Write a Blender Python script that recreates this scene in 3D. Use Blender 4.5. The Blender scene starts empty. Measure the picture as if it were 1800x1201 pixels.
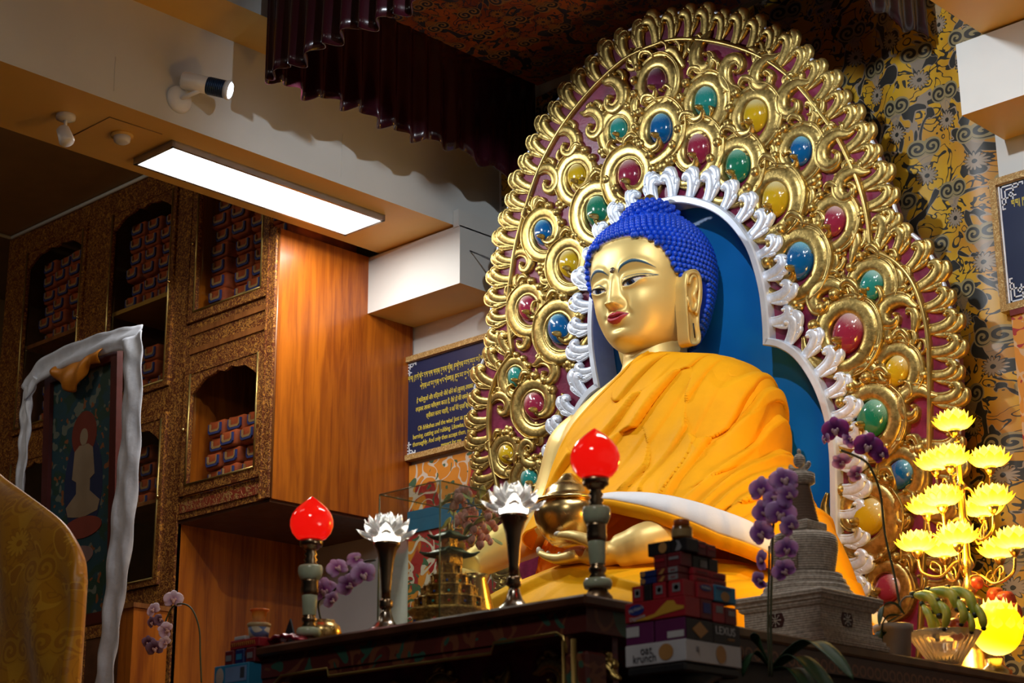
import bpy, math, random
import numpy as np
from mathutils import Vector, Matrix
PI = math.pi
SC = bpy.context.scene
COL = SC.collection
random.seed(7)
rng = np.random.default_rng(7)

# ------------------------------------------------------------------ camera
AZ, PITCH, ROLL, FPX = 0.80993, 0.30732, -0.00698, 3201.6
CF = Vector((-math.cos(AZ)*math.cos(PITCH), math.sin(AZ)*math.cos(PITCH), math.sin(PITCH)))
_R0 = Vector((math.sin(AZ), math.cos(AZ), 0)); _U0 = _R0.cross(CF)
CR = _R0*math.cos(ROLL)+_U0*math.sin(ROLL); CU = -_R0*math.sin(ROLL)+_U0*math.cos(ROLL)
CP = Vector((0, 0, 1.3))
cd = bpy.data.cameras.new('camera'); cam = bpy.data.objects.new('camera', cd); COL.objects.link(cam)
cd.sensor_width = 36; cd.lens = FPX*36/1800
cam.matrix_world = Matrix(((CR.x, CU.x, -CF.x, CP.x), (CR.y, CU.y, -CF.y, CP.y), (CR.z, CU.z, -CF.z, CP.z), (0, 0, 0, 1)))
cd.dof.use_dof = True; cd.dof.focus_distance = 8.0; cd.dof.aperture_fstop = 5.6
cd.clip_start = .05
SC.camera = cam
SC.cycles.transparent_max_bounces = 32
SC.view_settings.view_transform = 'Standard'; SC.view_settings.look = 'None'
SC.view_settings.exposure = 0.0; SC.view_settings.gamma = 1; SC.view_settings.use_curve_mapping = False
W = bpy.data.worlds.new('world'); SC.world = W; W.use_nodes = True
W.node_tree.nodes['Background'].inputs[0].default_value = (.55, .6, .75, 1)
W.node_tree.nodes['Background'].inputs[1].default_value = .01

def at(x, y, X=None, Y=None, Z=None):
    "point of the room seen at a photo pixel, on a plane of known X, Y or Z (used for measuring)"
    d = CF*FPX + CR*(x-900) - CU*(y-600.5)
    i, v = (0, X) if X is not None else (1, Y) if Y is not None else (2, Z)
    return CP + d*((v-CP[i])/d[i])

def light(name, kind, loc, energy, color, target=None, size=.1, spot=None, blend=.5, size_y=None):
    l = bpy.data.lights.new(name, kind); l.energy = energy; l.color = color
    if kind == 'AREA':
        l.size = size
        if size_y: l.shape = 'RECTANGLE'; l.size_y = size_y
    else: l.shadow_soft_size = size
    if kind == 'SPOT': l.spot_size = spot; l.spot_blend = blend
    o = bpy.data.objects.new(name, l); COL.objects.link(o); o.location = loc
    if target is not None:
        o.rotation_euler = (Vector(target)-Vector(loc)).to_track_quat('-Z', 'Y').to_euler()
    return o
XC = -4.93                     # the shrine's axis of symmetry
SPOT_L = Vector((-6.23, 4.72, 4.97)); SPOT_R = Vector((-3.63, 4.3, 5.1))
light('spot_light_left', 'SPOT', SPOT_L+Vector((.14, .02, -.02)), 85, (.86, .93, 1), (-4.9, 6.0, 4.0), .035, 1.7, .6)
light('spot_light_right', 'SPOT', (-3.4, 3.4, 4.7), 140, (.82, .91, 1), (-4.9, 6.2, 4.1), .03, 1.95, .55)
light('ceiling_panel_light_left', 'AREA', (-6.78, 5.32, 4.79), 27, (1, .98, .94), (-6.78, 5.32, 0), .28, size_y=1.36)
light('added_panel_light_right', 'AREA', (-3.08, 4.7, 4.79), 12, (1, .98, .94), (-3.08, 4.7, 0), .28, size_y=1.36)  # added lamp mirroring the left panel, unseen
light('aisle_ceiling_light', 'AREA', (-8.6, 2.6, 5.4), 14, (1, .9, .74), (-8.4, 5.2, 3.2), 1.2, size_y=.6)
light('front_fill_light', 'AREA', (-1.6, .4, 4.8), 27, (1, .95, .86), (-3.2, 4.0, 2.2), .8, size_y=.6)  # added fill to brighten the front objects, no known fixture
light('hall_fill_light', 'AREA', (-5.2, 1.6, 5.25), 4, (1, .94, .84), (-6.3, 5.6, 3.4), 1.2, size_y=.6)  # added fill for the cabinets and statue, no known fixture

# ------------------------------------------------------------------ materials
class G:
    "small node-expression helper"
    def __init__(s, name):
        s.m = bpy.data.materials.new(name); s.m.use_nodes = True; s.nt = s.m.node_tree
        s.b = s.nt.nodes['Principled BSDF']
    def put(s, sock, v):
        if isinstance(v, bpy.types.NodeSocket): s.nt.links.new(v, sock)
        elif isinstance(v, (tuple, list)) and len(v) == 3 and len(getattr(sock, 'default_value', [0])) == 4: sock.default_value = (*v, 1)
        else: sock.default_value = v
    def n(s, t, **k):
        nd = s.nt.nodes.new(t)
        for a, v in k.items(): setattr(nd, a, v)
        return nd
    def math(s, op, a, b=0.0, c=None, clamp=False):
        nd = s.n('ShaderNodeMath', operation=op, use_clamp=clamp); s.put(nd.inputs[0], a); s.put(nd.inputs[1], b)
        if c is not None: s.put(nd.inputs[2], c)
        return nd.outputs[0]
    def coord(s, kind='Object'): return s.n('ShaderNodeTexCoord').outputs[kind]
    def sep(s, v):
        nd = s.n('ShaderNodeSeparateXYZ'); s.put(nd.inputs[0], v); return nd.outputs
    def comb(s, x, y, z):
        nd = s.n('ShaderNodeCombineXYZ')
        for i, v in enumerate((x, y, z)): s.put(nd.inputs[i], v)
        return nd.outputs[0]
    def mapping(s, v, scale=(1, 1, 1), loc=(0, 0, 0), rot=(0, 0, 0)):
        nd = s.n('ShaderNodeMapping'); s.put(nd.inputs[0], v); nd.inputs['Scale'].default_value = scale
        nd.inputs['Location'].default_value = loc; nd.inputs['Rotation'].default_value = rot; return nd.outputs[0]
    def noise(s, v, scale, detail=3, rough=.5, dist=0, out=0):
        nd = s.n('ShaderNodeTexNoise'); s.put(nd.inputs['Vector'], v); nd.inputs['Scale'].default_value = scale
        nd.inputs['Detail'].default_value = detail; nd.inputs['Roughness'].default_value = rough; nd.inputs['Distortion'].default_value = dist
        return nd.outputs[out]
    def voro(s, v, scale, feature='F1', out='Distance'):
        nd = s.n('ShaderNodeTexVoronoi', feature=feature); s.put(nd.inputs['Vector'], v); nd.inputs['Scale'].default_value = scale
        return nd.outputs[out]
    def ss(s, v, a, b):
        nd = s.n('ShaderNodeMapRange', interpolation_type='SMOOTHSTEP'); s.put(nd.inputs[0], v)
        nd.inputs[1].default_value = a; nd.inputs[2].default_value = b; return nd.outputs[0]
    def mix(s, f, a, b):
        nd = s.n('ShaderNodeMix', data_type='RGBA'); s.put(nd.inputs['Factor'], f); s.put(nd.inputs[6], a); s.put(nd.inputs[7], b); return nd.outputs[2]
    def bump(s, h, strength=.3, dist=.01):
        nd = s.n('ShaderNodeBump'); s.put(nd.inputs['Height'], h); nd.inputs['Strength'].default_value = strength; nd.inputs['Distance'].default_value = dist
        s.put(s.b.inputs['Normal'], nd.outputs[0])
    def set(s, **k):
        for a, v in k.items(): s.put(s.b.inputs[{'base': 'Base Color', 'rough': 'Roughness', 'metal': 'Metallic', 'trans': 'Transmission Weight', 'ior': 'IOR',
            'coat': 'Coat Weight', 'sheen': 'Sheen Weight', 'emis': 'Emission Color', 'estr': 'Emission Strength', 'alpha': 'Alpha', 'sss': 'Subsurface Weight', 'spec': 'Specular IOR Level'}[a]], v)
        return s.m

def mat(name, col, rough=.5, metal=0, var=.12, vscale=9, bump=.05, bscale=60, bd=.004, **k):
    g = G(name); c = g.coord()
    f = g.noise(c, vscale, 4)
    d = tuple(x*(1-var) for x in col); l = tuple(min(1, x*(1+var*.6)) for x in col)
    g.set(base=g.mix(g.ss(f, .3, .7), d, l), rough=g.math('MULTIPLY_ADD', g.noise(c, vscale*2, 2), .2, max(0, rough-.1)), metal=metal, **k)
    if bump: g.bump(g.noise(c, bscale, 3), bump, bd)
    return g.m

M = {}
M['cream'] = mat('cream_paint', (.68, .67, .63), .55, var=.06, vscale=2, bump=.08, bscale=25)
M['ochre'] = mat('ochre_tone', (.80, .50, .13), .5, var=.08, vscale=2, bump=.06, bscale=25)
M['ceil'] = mat('brown_ceiling_paint', (.28, .16, .06), .7, var=.1)
M['white'] = mat('white_plastic', (.8, .8, .8), .35, var=.03, bump=0)
M['dark'] = mat('dark_metal', (.03, .035, .05), .4, .4, bump=0)
M['black'] = mat('black_paint', (.01, .01, .012), .5, bump=0)
M['gold'] = mat('gold_leaf', (.52, .365, .115), .36, .9, var=.3, vscale=7, bump=.14, bscale=22, bd=.006)
M['goldp'] = mat('gold_painted_skin', (.82, .6, .21), .45, .4, var=.05, vscale=3, bump=.04, bscale=9, bd=.004)
M['brass'] = mat('brass', (.72, .5, .2), .26, 1, var=.1, vscale=5, bump=.02)
M['bronze'] = mat('bronze', (.34, .24, .15), .28, 1, var=.15, vscale=8, bump=.05)
M['silver'] = mat('silver_paint', (.70, .75, .84), .38, .35, var=.1, vscale=10, bump=.1, bscale=30, bd=.004)
M['maroon'] = mat('maroon_lacquer', (.17, .012, .045), .4, var=.3, vscale=16, bump=.25, bscale=80)
M['blue'] = mat('blue_backdrop', (.004, .15, .48), .4, var=.15, vscale=2, bump=.05)
M['hair'] = mat('blue_hair_paint', (.003, .06, .60), .42, var=.2, vscale=12, bump=.1, bscale=60)
M['jade'] = mat('pale_jade', (.5, .58, .42), .2, var=.2, vscale=12, bump=0, sss=.1)
M['redlac'] = mat('red_lacquer', (.16, .018, .012), .35, var=.4, vscale=8, bump=.1)
M['darkwood'] = mat('dark_brown_wood', (.085, .028, .012), .35, var=.35, vscale=9, bump=.1)
M['leaf'] = mat('dark_green_leaf', (.012, .05, .015), .6, var=.3, vscale=10, bump=.1)
M['stem'] = mat('green_brown_stem', (.05, .06, .025), .6, var=.3)
M['cloth_gold'] = mat('yellow_robe', (.93, .40, .006), .66, var=.07, vscale=6, bump=.3, bscale=38, bd=.004, spec=.1)

def wood(name, a, b, sc=(14, 14, 1.1), rough=.32, coat=.3):
    g = G(name); c = g.mapping(g.coord(), sc)
    n1 = g.noise(c, 1.6, 6, .6, .6); n2 = g.noise(g.mapping(g.coord(), (sc[0]*9, sc[1]*9, sc[2]*2)), 1, 3)
    pl = g.noise(g.mapping(g.coord(), (sc[0]*.35, sc[1]*.35, .05)), 1.2, 1)
    f = g.math('ADD', g.math('MULTIPLY', g.ss(n1, .35, .65), .45), g.math('ADD', g.math('MULTIPLY', n2, .3), g.math('MULTIPLY', g.ss(pl, .4, .6), .25)))
    g.bump(n2, .08, .003)
    return g.set(base=g.mix(f, a, b), rough=rough, coat=coat)
M['wood'] = wood('orange_teak_veneer', (.17, .026, .003), (.58, .155, .008), coat=.08)
M['wood2'] = wood('teak_trim', (.12, .03, .008), (.36, .13, .03))

def carved(name, base, gold, scale=55, lo=.5, hi=.54, rough=.4):
    g = G(name); c = g.coord()
    n = g.noise(c, scale*.55, 1, .5, 2.0); n2 = g.noise(c, scale*.9, 1, .5, 1.0)
    f = g.math('MAXIMUM', g.ss(g.math('ABSOLUTE', g.math('SUBTRACT', n, .5)), .042, .022), g.math('MULTIPLY', g.ss(n2, .63, .66), .8))
    g.bump(f, .6, .006)
    return g.set(base=g.mix(f, base, gold), rough=rough, metal=g.math('MULTIPLY', f, .4))
M['carved'] = carved('carved_gilt_brown_wood', (.12, .026, .006), (.62, .28, .045))
M['carved2'] = carved('carved_gilt_red_wood', (.22, .03, .012), (.5, .27, .08), 35)

def brocade(name, ground, dark, pale, line, k=5.2, axes=(0, 2), rough=.42, gcol2=None, boost=1):
    g = G(name); o = g.sep(g.coord())
    x = g.math('MULTIPLY', g.math('SUBTRACT', o[axes[0]], o[1]) if axes[1] == 2 else o[0], k); y = g.math('MULTIPLY', o[axes[1]], k)
    def cells(x, y, off):
        y = g.math('ADD', y, off); row = g.math('FLOOR', y)
        x = g.math('ADD', x, g.math('MULTIPLY', row, .5))
        return g.math('SUBTRACT', g.math('FRACT', x), .5), g.math('SUBTRACT', g.math('FRACT', y), .5)
    cx, cy = cells(x, y, 0)
    # cloud head: two mirrored spirals
    ax = g.math('SUBTRACT', g.math('ABSOLUTE', cx), .13); ay = g.math('SUBTRACT', cy, .08)
    r = g.math('SQRT', g.math('ADD', g.math('MULTIPLY', ax, ax), g.math('MULTIPLY', ay, ay)))
    th = g.math('ARCTAN2', ay, ax)
    sp = g.math('SINE', g.math('ADD', th, g.math('MULTIPLY', r, 58.0)))
    inr = g.math('LESS_THAN', r, .155); cl = g.math('MULTIPLY', inr, g.math('GREATER_THAN', sp, -.1))
    halo = g.math('LESS_THAN', r, .185)
    # pale tail under the cloud
    tx = g.math('ABSOLUTE', cx); tail = g.math('MULTIPLY', g.math('LESS_THAN', tx, g.math('MULTIPLY_ADD', cy, .5, .2)), g.math('LESS_THAN', cy, .02))
    # flowers in the other lattice
    fx, fy = cells(g.math('ADD', x, .0), y, .5)
    fr = g.math('SQRT', g.math('ADD', g.math('MULTIPLY', fx, fx), g.math('MULTIPLY', fy, fy))); ft = g.math('ARCTAN2', fy, fx)
    pet = g.math('MULTIPLY_ADD', g.math('ABSOLUTE', g.math('SINE', g.math('MULTIPLY', ft, 7.0))), .08, .1)
    flw = g.math('LESS_THAN', fr, pet); fc = g.math('LESS_THAN', fr, .045)
    flo = g.math('MULTIPLY', g.math('LESS_THAN', fr, g.math('ADD', pet, .03)), g.math('SUBTRACT', 1, flw))
    v = g.comb(x, y, 0)
    nz = g.noise(v, 2.3, 1, .5, 1.6); nb = g.noise(v, 1.1, 1, .5, 2.5)
    vine = g.math('LESS_THAN', g.math('ABSOLUTE', g.math('SUBTRACT', nz, .5)), .03)
    leaf = g.math('GREATER_THAN', nb, .585); leafo = g.math('MULTIPLY', g.math('GREATER_THAN', nb, .56), g.math('SUBTRACT', 1, leaf))
    c = g.mix(g.ss(g.noise(v, .7, 2), .35, .65), ground, gcol2 or ground)
    c = g.mix(vine, c, dark); c = g.mix(leafo, c, pale); c = g.mix(leaf, c, dark)
    c = g.mix(g.math('MULTIPLY', tail, .8), c, pale); c = g.mix(halo, c, line); c = g.mix(cl, c, dark)
    c = g.mix(flo, c, dark); c = g.mix(flw, c, pale); c = g.mix(fc, c, dark)
    g.bump(g.noise(g.coord(), 220, 2), .15, .002)
    return g.set(base=c, rough=rough, sheen=.15)
M['brocade'] = brocade('yellow_cloud_brocade', (.60, .34, .012), (.022, .02, .015), (.30, .23, .16), (.28, .22, .1), 4.3, gcol2=(.46, .2, .012))
M['canopy'] = brocade('orange_cloud_brocade', (.42, .09, .015), (.01, .015, .07), (.3, .12, .03), (.3, .15, .06), 4.6, axes=(0, 1), gcol2=(.2, .03, .01))
M['throne'] = brocade('gold_throne_brocade', (.60, .25, .006), (.5, .19, .006), (.72, .35, .02), (.65, .3, .012), 4.0, rough=.4)

# ------------------------------------------------------------------ geometry helpers
def tag(o, label=None, cat=None, group=None, kind=None):
    if label: o['label'] = label
    if cat: o['category'] = cat
    if group: o['group'] = group
    if kind: o['kind'] = kind
    return o
def thing(name, label, cat, loc=(0, 0, 0), rotz=0, group=None):
    o = bpy.data.objects.new(name, None); COL.objects.link(o); o.location = loc; o.rotation_euler = (0, 0, rotz); o.empty_display_size = .05
    return tag(o, label, cat, group)
class MB:
    "mesh collector; points are in room coordinates minus self.o (the thing's base)"
    def __init__(s, o=(0, 0, 0)): s.v = []; s.f = []; s.o = Vector(o); s.sm = []
    def add(s, vs, fs, smooth=True):
        n = len(s.v); s.v += [tuple(Vector(p)-s.o) for p in vs]; s.f += [tuple(i+n for i in f) for f in fs]; s.sm += [smooth]*len(fs); return s
    def box(s, c, d, rz=0, rot=None, taper=1):
        R = (rot or Matrix.Rotation(rz, 3, 'Z')); c = Vector(c); hx, hy, hz = d[0]/2, d[1]/2, d[2]/2
        vs = [c+R@Vector((x*hx*(taper if z > 0 else 1), y*hy*(taper if z > 0 else 1), z*hz)) for z in (-1, 1) for y in (-1, 1) for x in (-1, 1)]
        return s.add(vs, [(0, 2, 3, 1), (4, 5, 7, 6), (0, 1, 5, 4), (2, 6, 7, 3), (0, 4, 6, 2), (1, 3, 7, 5)], False)
    def bb(s, a, b): return s.box([(a[i]+b[i])/2 for i in range(3)], [abs(b[i]-a[i]) for i in range(3)])
    def rbox(s, c, d, r=.004, rz=0):
        "box with bevelled edges"
        c = Vector(c); R = Matrix.Rotation(rz, 3, 'Z'); hx, hy, hz = d[0]/2, d[1]/2, d[2]/2; r = min(r, hx*.9, hy*.9, hz*.9)
        rings = []
        for z, i in ((-hz, r), (-hz+r, 0), (hz-r, 0), (hz, r)):
            ring = []
            for sx, sy in ((1, 1), (-1, 1), (-1, -1), (1, -1)):
                p1 = (sx*(hx-i), sy*(hy-r)); p2 = (sx*(hx-r), sy*(hy-i))
                if i: p1 = p2 = (sx*(hx-r), sy*(hy-r))
                ring += [(*p1, z), (*p2, z)] if sx*sy > 0 else [(*p2, z), (*p1, z)]
            rings.append([c+R@Vector(p) for p in ring])
        return s.loft(rings, True, True, smooth=False)
    def loft(s, rings, cap0=False, cap1=False, closed=True, smooth=True):
        n = len(rings[0]); vs = [p for r in rings for p in r]; fs = []
        for i in range(len(rings)-1):
            for j in range(n if closed else n-1):
                k = (j+1) % n; fs.append((i*n+j, i*n+k, (i+1)*n+k, (i+1)*n+j))
        if cap0: fs.append(tuple(reversed(range(n))))
        if cap1: fs.append(tuple((len(rings)-1)*n+j for j in range(n)))
        return s.add(vs, fs, smooth)
    def lathe(s, c, prof, n=28, flute=None, smooth=True, rot=None, sx=1, sy=1):
        c = Vector(c); rings = []
        for r, z in prof:
            ring = []
            for j in range(n):
                a = 2*PI*j/n; q = r*(flute(a, z) if flute else 1)
                p = Vector((q*math.cos(a)*sx, q*math.sin(a)*sy, z))
                ring.append(c+(rot@p if rot else p))
            rings.append(ring)
        return s.loft(rings, prof[0][0] > 1e-5, prof[-1][0] > 1e-5, smooth=smooth)
    def tube(s, pts, r, n=8, caps=True, flat=1, up=None):
        pts = [Vector(p) for p in pts]; rs = r if isinstance(r, (list, tuple)) else [r]*len(pts)
        rings = []; pr = None
        for i, p in enumerate(pts):
            t = (pts[min(i+1, len(pts)-1)]-pts[max(i-1, 0)]).normalized()
            if pr is None:
                a = Vector(up) if up else (Vector((0, 0, 1)) if abs(t.z) < .9 else Vector((1, 0, 0)))
                pr = (a-t*a.dot(t)).normalized()
            else: pr = (pr-t*pr.dot(t)).normalized()
            q = t.cross(pr)
            rings.append([p+pr*math.cos(2*PI*j/n)*rs[i]*flat+q*math.sin(2*PI*j/n)*rs[i] for j in range(n)])
        return s.loft(rings, caps, caps)
    def grid(s, P, closed=False, smooth=True, cap0=False, cap1=False):
        return s.loft(P, cap0, cap1, closed, smooth)
    def ell(s, c, r, n=16, m=10, rot=None):
        prof = [(math.sin(PI*i/m) if 0 < i < m else 0, -math.cos(PI*i/m)) for i in range(m+1)]
        c = Vector(c); rings = []
        for q, z in prof:
            rings.append([c+((rot or Matrix.Identity(3))@Vector((q*math.cos(2*PI*j/n)*r[0], q*math.sin(2*PI*j/n)*r[1], z*r[2]))) for j in range(n)])
        return s.loft(rings)
    def build(s, name, m, parent=None, col=None, mats=None, fm=None):
        me = bpy.data.meshes.new(name); me.from_pydata(s.v, [], s.f); me.update()
        me.polygons.foreach_set('use_smooth', s.sm)
        if mats:
            for q in mats: me.materials.append(q)
            me.polygons.foreach_set('material_index', fm)
        else: me.materials.append(m)
        o = bpy.data.objects.new(name, me); COL.objects.link(o)
        if parent is not None: o.parent = parent
        elif s.o.length: o.location = s.o
        return o
def struct(o): o['kind'] = 'structure'; return o
def copy_tree(o, parent=None):
    c = o.copy(); COL.objects.link(c); c.parent = parent
    for ch in list(o.children): copy_tree(ch, c)
    return c
def catmull(P, n):
    P = [Vector(p) for p in P]; out = []
    Q = [P[0]*2-P[1]]+P+[P[-1]*2-P[-2]]
    for i in range(len(P)-1):
        a, b, c, d = Q[i:i+4]
        for k in range(n):
            t = k/n; out.append(.5*((2*b)+(c-a)*t+(2*a-5*b+4*c-d)*t*t+(3*b-a-3*c+d)*t**3))
    out.append(P[-1]); return out
def lerp(a, b, t): return a+(b-a)*t
def interp(x, T): return float(np.interp(x, [t[0] for t in T], [t[1] for t in T]))
def smooth_interp(x, T):
    return float(_cub([t[0] for t in T], [t[1] for t in T], x))
def _cub(xs, ys, x):
    xs = list(xs); i = max(0, min(len(xs)-2, int(np.searchsorted(xs, x)-1)))
    h = xs[i+1]-xs[i]; t = min(1, max(0, (x-xs[i])/h))
    def sl(k):
        if k <= 0: return (ys[1]-ys[0])/(xs[1]-xs[0])
        if k >= len(xs)-1: return (ys[-1]-ys[-2])/(xs[-1]-xs[-2])
        return (ys[k+1]-ys[k-1])/(xs[k+1]-xs[k-1])
    m0, m1 = sl(i)*h, sl(i+1)*h
    return (2*t**3-3*t*t+1)*ys[i]+(t**3-2*t*t+t)*m0+(-2*t**3+3*t*t)*ys[i+1]+(t**3-t*t)*m1
def text(body, m, size, loc, rot, parent=None, align='CENTER', ext=.0008, name='lettering', sx=1, o=(0, 0, 0)):
    c = bpy.data.curves.new(name, 'FONT'); c.body = body; c.size = size; c.extrude = ext; c.align_x = align; c.align_y = 'CENTER'
    c.materials.append(m); ob = bpy.data.objects.new(name, c); COL.objects.link(ob); ob.location = Vector(loc)-Vector(o); ob.rotation_euler = rot; ob.scale = (sx, 1, 1)
    bpy.context.view_layer.update()
    me = bpy.data.meshes.new_from_object(ob.evaluated_get(bpy.context.evaluated_depsgraph_get())); m_ = bpy.data.objects.new(name, me); COL.objects.link(m_)
    m_.location = ob.location; m_.rotation_euler = ob.rotation_euler; m_.scale = ob.scale; bpy.data.objects.remove(ob)
    if parent: m_.parent = parent
    return m_
# ------------------------------------------------------------------ the room
Z_UND, Z_TOP, XBL, XBR = 4.828, 5.366, -6.468, -3.39
def beam(name, x0, x1, ya, yb, z0, z1):
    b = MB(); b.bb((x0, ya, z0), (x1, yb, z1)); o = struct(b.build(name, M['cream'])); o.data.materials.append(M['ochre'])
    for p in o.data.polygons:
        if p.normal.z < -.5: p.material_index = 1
    return o
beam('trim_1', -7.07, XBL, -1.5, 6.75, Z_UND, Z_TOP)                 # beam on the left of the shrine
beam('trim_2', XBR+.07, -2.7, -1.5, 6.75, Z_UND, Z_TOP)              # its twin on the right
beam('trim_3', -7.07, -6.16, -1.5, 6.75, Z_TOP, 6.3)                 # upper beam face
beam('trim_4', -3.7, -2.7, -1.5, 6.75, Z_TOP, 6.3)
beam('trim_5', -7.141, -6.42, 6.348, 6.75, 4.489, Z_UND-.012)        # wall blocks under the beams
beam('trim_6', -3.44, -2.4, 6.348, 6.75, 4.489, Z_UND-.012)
b = MB(); b.bb((-6.462, 6.34, Z_UND-.02), (-6.42, 6.75, 4.905)); struct(b.build('trim_7', M['cream']))
b = MB()
for px_, y0_, y1_ in ((602, 235, 312), (203, 100, 160)):
    b.tube([at(px_, y0_, X=XBL+.001), at(px_-3, y1_, X=XBL+.001)], .0015, 4)
struct(b.build('trim_15', M['cream']))
struct(MB().bb((-11, 6.7, -.1), (-7.93, 6.9, 6.4)).build('wall_left_back', M['cream']))
struct(MB().bb((-7.93, 6.7, -.1), (1.5, 6.9, 6.4)).build('wall_back', M['cream']))
struct(MB().bb((-11.1, -1.6, -.1), (-11, 6.9, 6.4)).build('wall_left', M['ceil']))
struct(MB().bb((1.5, -1.6, -.1), (1.6, 6.9, 6.4)).build('wall_right', M['cream']))
struct(MB().bb((-11, -1.6, 5.5), (-7.07, 6.9, 5.6)).build('ceiling_1', M['ceil']))
struct(MB().bb((-6.16, -1.6, 6.3), (1.5, 6.9, 6.4)).build('ceiling_2', M['ceil']))
struct(MB().bb((-11, -1.6, -.1), (1.5, 6.9, 0)).build('floor', mat('red_brown_floor', (.12, .04, .02), .4)))
b = MB()
b.tube([(-9.85, 5.7, 5.485), (-7.2, 5.7, 5.485)], .012, 8); b.tube([(-9.85, 5.69, 5.485), (-9.85, 1, 5.485)], .012, 8)
struct(b.build('trim_8', M['cream']))
# brocade hanging behind the halo, between the two blocks
P = []
for i in range(61):
    x = lerp(-6.41, -3.465, i/60); y = 6.665-.01*math.sin(i*.9)-.01*math.sin(i*.37+1)
    if x > -3.6: y -= .03*((x+3.6)/.135)**2*-1
    P.append([(x, y, z) for z in np.linspace(2.05, 5.58, 24)])
b = MB(); b.grid(P)
tag(b.build('brocade_hanging', M['brocade']), 'yellow brocade hanging with dark cloud and flower pattern behind the gilded halo', 'wall hanging')

# ------------------------------------------------------------------ ceiling light panel, spot, detector, camera, hatch
def light_panel(x0, x1, y0, y1, label):
    c = ((x0+x1)/2, (y0+y1)/2, Z_UND)
    t = thing('ceiling_light_panel', label, 'light panel', c)
    b = MB(c); w = .016; z0, z1 = Z_UND-.034, Z_UND
    b.bb((x0, y0, z0), (x1, y0+w, z1)); b.bb((x0, y1-w, z0), (x1, y1, z1)); b.bb((x0, y0, z0), (x0+w, y1, z1)); b.bb((x1-w, y0, z0), (x1, y1, z1))
    b.build('frame', mat('brushed_aluminium', (.45, .45, .45), .35, .8), t)
    g = G('lit_diffuser'); g.set(base=(1, 1, 1), emis=(1, .99, .95), estr=6.0)
    MB(c).bb((x0+w, y0+w, z0+.004), (x1-w, y1-w, z1-.004)).build('diffuser', g.m, t)
light_panel(-6.935, -6.62, 4.634, 5.995, 'long lit rectangular LED ceiling panel under the left beam')
light_panel(-3.24, -2.92, 4.0, 5.36, 'long lit rectangular LED ceiling panel under the right beam, outside the photo')  # unseen panel, added as a mirror of the left one
bpy.data.objects['ceiling_panel_light_left'].location.z = Z_UND-.04
bpy.data.objects['added_panel_light_right'].location.z = Z_UND-.04

def rot_to(d):  # matrix turning +z onto d
    return Vector(d).normalized().to_track_quat('Z', 'Y').to_matrix()
def spotlight(base, head, aim, label, side):
    t = thing('spot_lamp', label, 'spotlight', base)
    b = MB(base); R = rot_to((side, 0, 0)); b.lathe(base, [(.0, 0), (.066, 0), (.066, .014), (.06, .024), (.02, .027), (0, .027)], 32, rot=R); b.build('mounting_plate', M['white'], t)
    b = MB(base); h = Vector(head); b0 = Vector(base)+Vector((side*.02, 0, 0)); d = (Vector(aim)-h).normalized(); k = h-d*.03+Vector((0, 0, -.03))
    b.tube([b0, lerp(b0, k, .5), k, h-d*.03], .013, 10, flat=.7); b.build('bracket', M['white'], t)
    R = rot_to(d)
    b = MB(base); b.lathe(h, [(0, -.125), (.036, -.125), (.041, -.118), (.041, .0)], 32, rot=R); b.build('housing', M['white'], t)
    b = MB(base); pr = [(.041, 0)]
    for i in range(9): pr += [(.036, .004+i*.009), (.036, .007+i*.009), (.0425, .007+i*.009), (.0425, .011+i*.009)]
    b.lathe(h, pr, 32, rot=R); b.build('heat_sink', mat('dark_blue_fins', (.02, .05, .12), .4, .5), t)
    g = G('glowing_lens'); g.set(base=(1, 1, 1), emis=(.72, .86, 1), estr=22.0)
    b = MB(base); b.lathe(h, [(.0425, .085), (.047, .106), (.041, .109)], 32, rot=R); b.build('bezel', M['white'], t)
    b = MB(base); b.lathe(h, [(.041, .104), (.034, .114), (.014, .12), (0, .121)], 32, rot=R); b.build('lens', g.m, t)
SB = at(313, 176, X=XBL+.0); SH = Vector(SB)+Vector((.13, .07, .055))
spotlight(SB, SH, (SH.x+.62, SH.y+.55, SH.z-.22), 'white spotlight with glowing lens mounted on the left beam', 1)
bpy.data.objects['spot_light_left'].location = SH+Vector((.12, .11, -.045))
SB2 = Vector((XBR+.07, 3.9, 4.98)); SH2 = SB2+Vector((-.13, .07, .06))
spotlight(SB2, SH2, (-4.9, 6.2, 4.0), 'white spotlight on the right beam, outside the photo', -1)
bpy.data.objects['spot_light_right'].location = SH2+(Vector((-4.9, 6.2, 4.0))-SH2).normalized()*.14

p = at(116, 203, Z=Z_UND); t = thing('ceiling_camera', 'small white swivel camera hanging under the left beam', 'camera', p)
MB(p).lathe(p, [(0, 0), (.045, 0), (.045, -.018), (.02, -.026), (0, -.026)], 24).build('mount', M['white'], t)
MB(p).tube([p+Vector((0, 0, -.02)), p+Vector((0, 0, -.055))], .008).build('joint', M['white'], t)
q = p+Vector((0, 0, -.095)); MB(p).lathe(q, [(0, -.05), (.03, -.05), (.036, -.04), (.03, .03), (.018, .042), (0, .042)], 20, rot=rot_to((-.35, -.15, .9))).build('head', M['white'], t)
p = at(215, 237, Z=Z_UND); t = thing('smoke_detector', 'round white smoke detector on the underside of the left beam', 'detector', p)
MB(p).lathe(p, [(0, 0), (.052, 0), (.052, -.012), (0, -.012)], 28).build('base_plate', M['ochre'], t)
MB(p).lathe(p, [(.04, -.012), (.038, -.034), (.028, -.042), (0, -.042)], 28).build('sensor_cap', M['white'], t)
a = [at(*q, Z=Z_UND-.002) for q in ((193, 206), (285, 236))]
b = MB(); b.tube([a[0], a[1]], .003, 4); b.tube([a[0], a[0]+Vector((-.3, 0, 0))], .003, 4)
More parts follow.
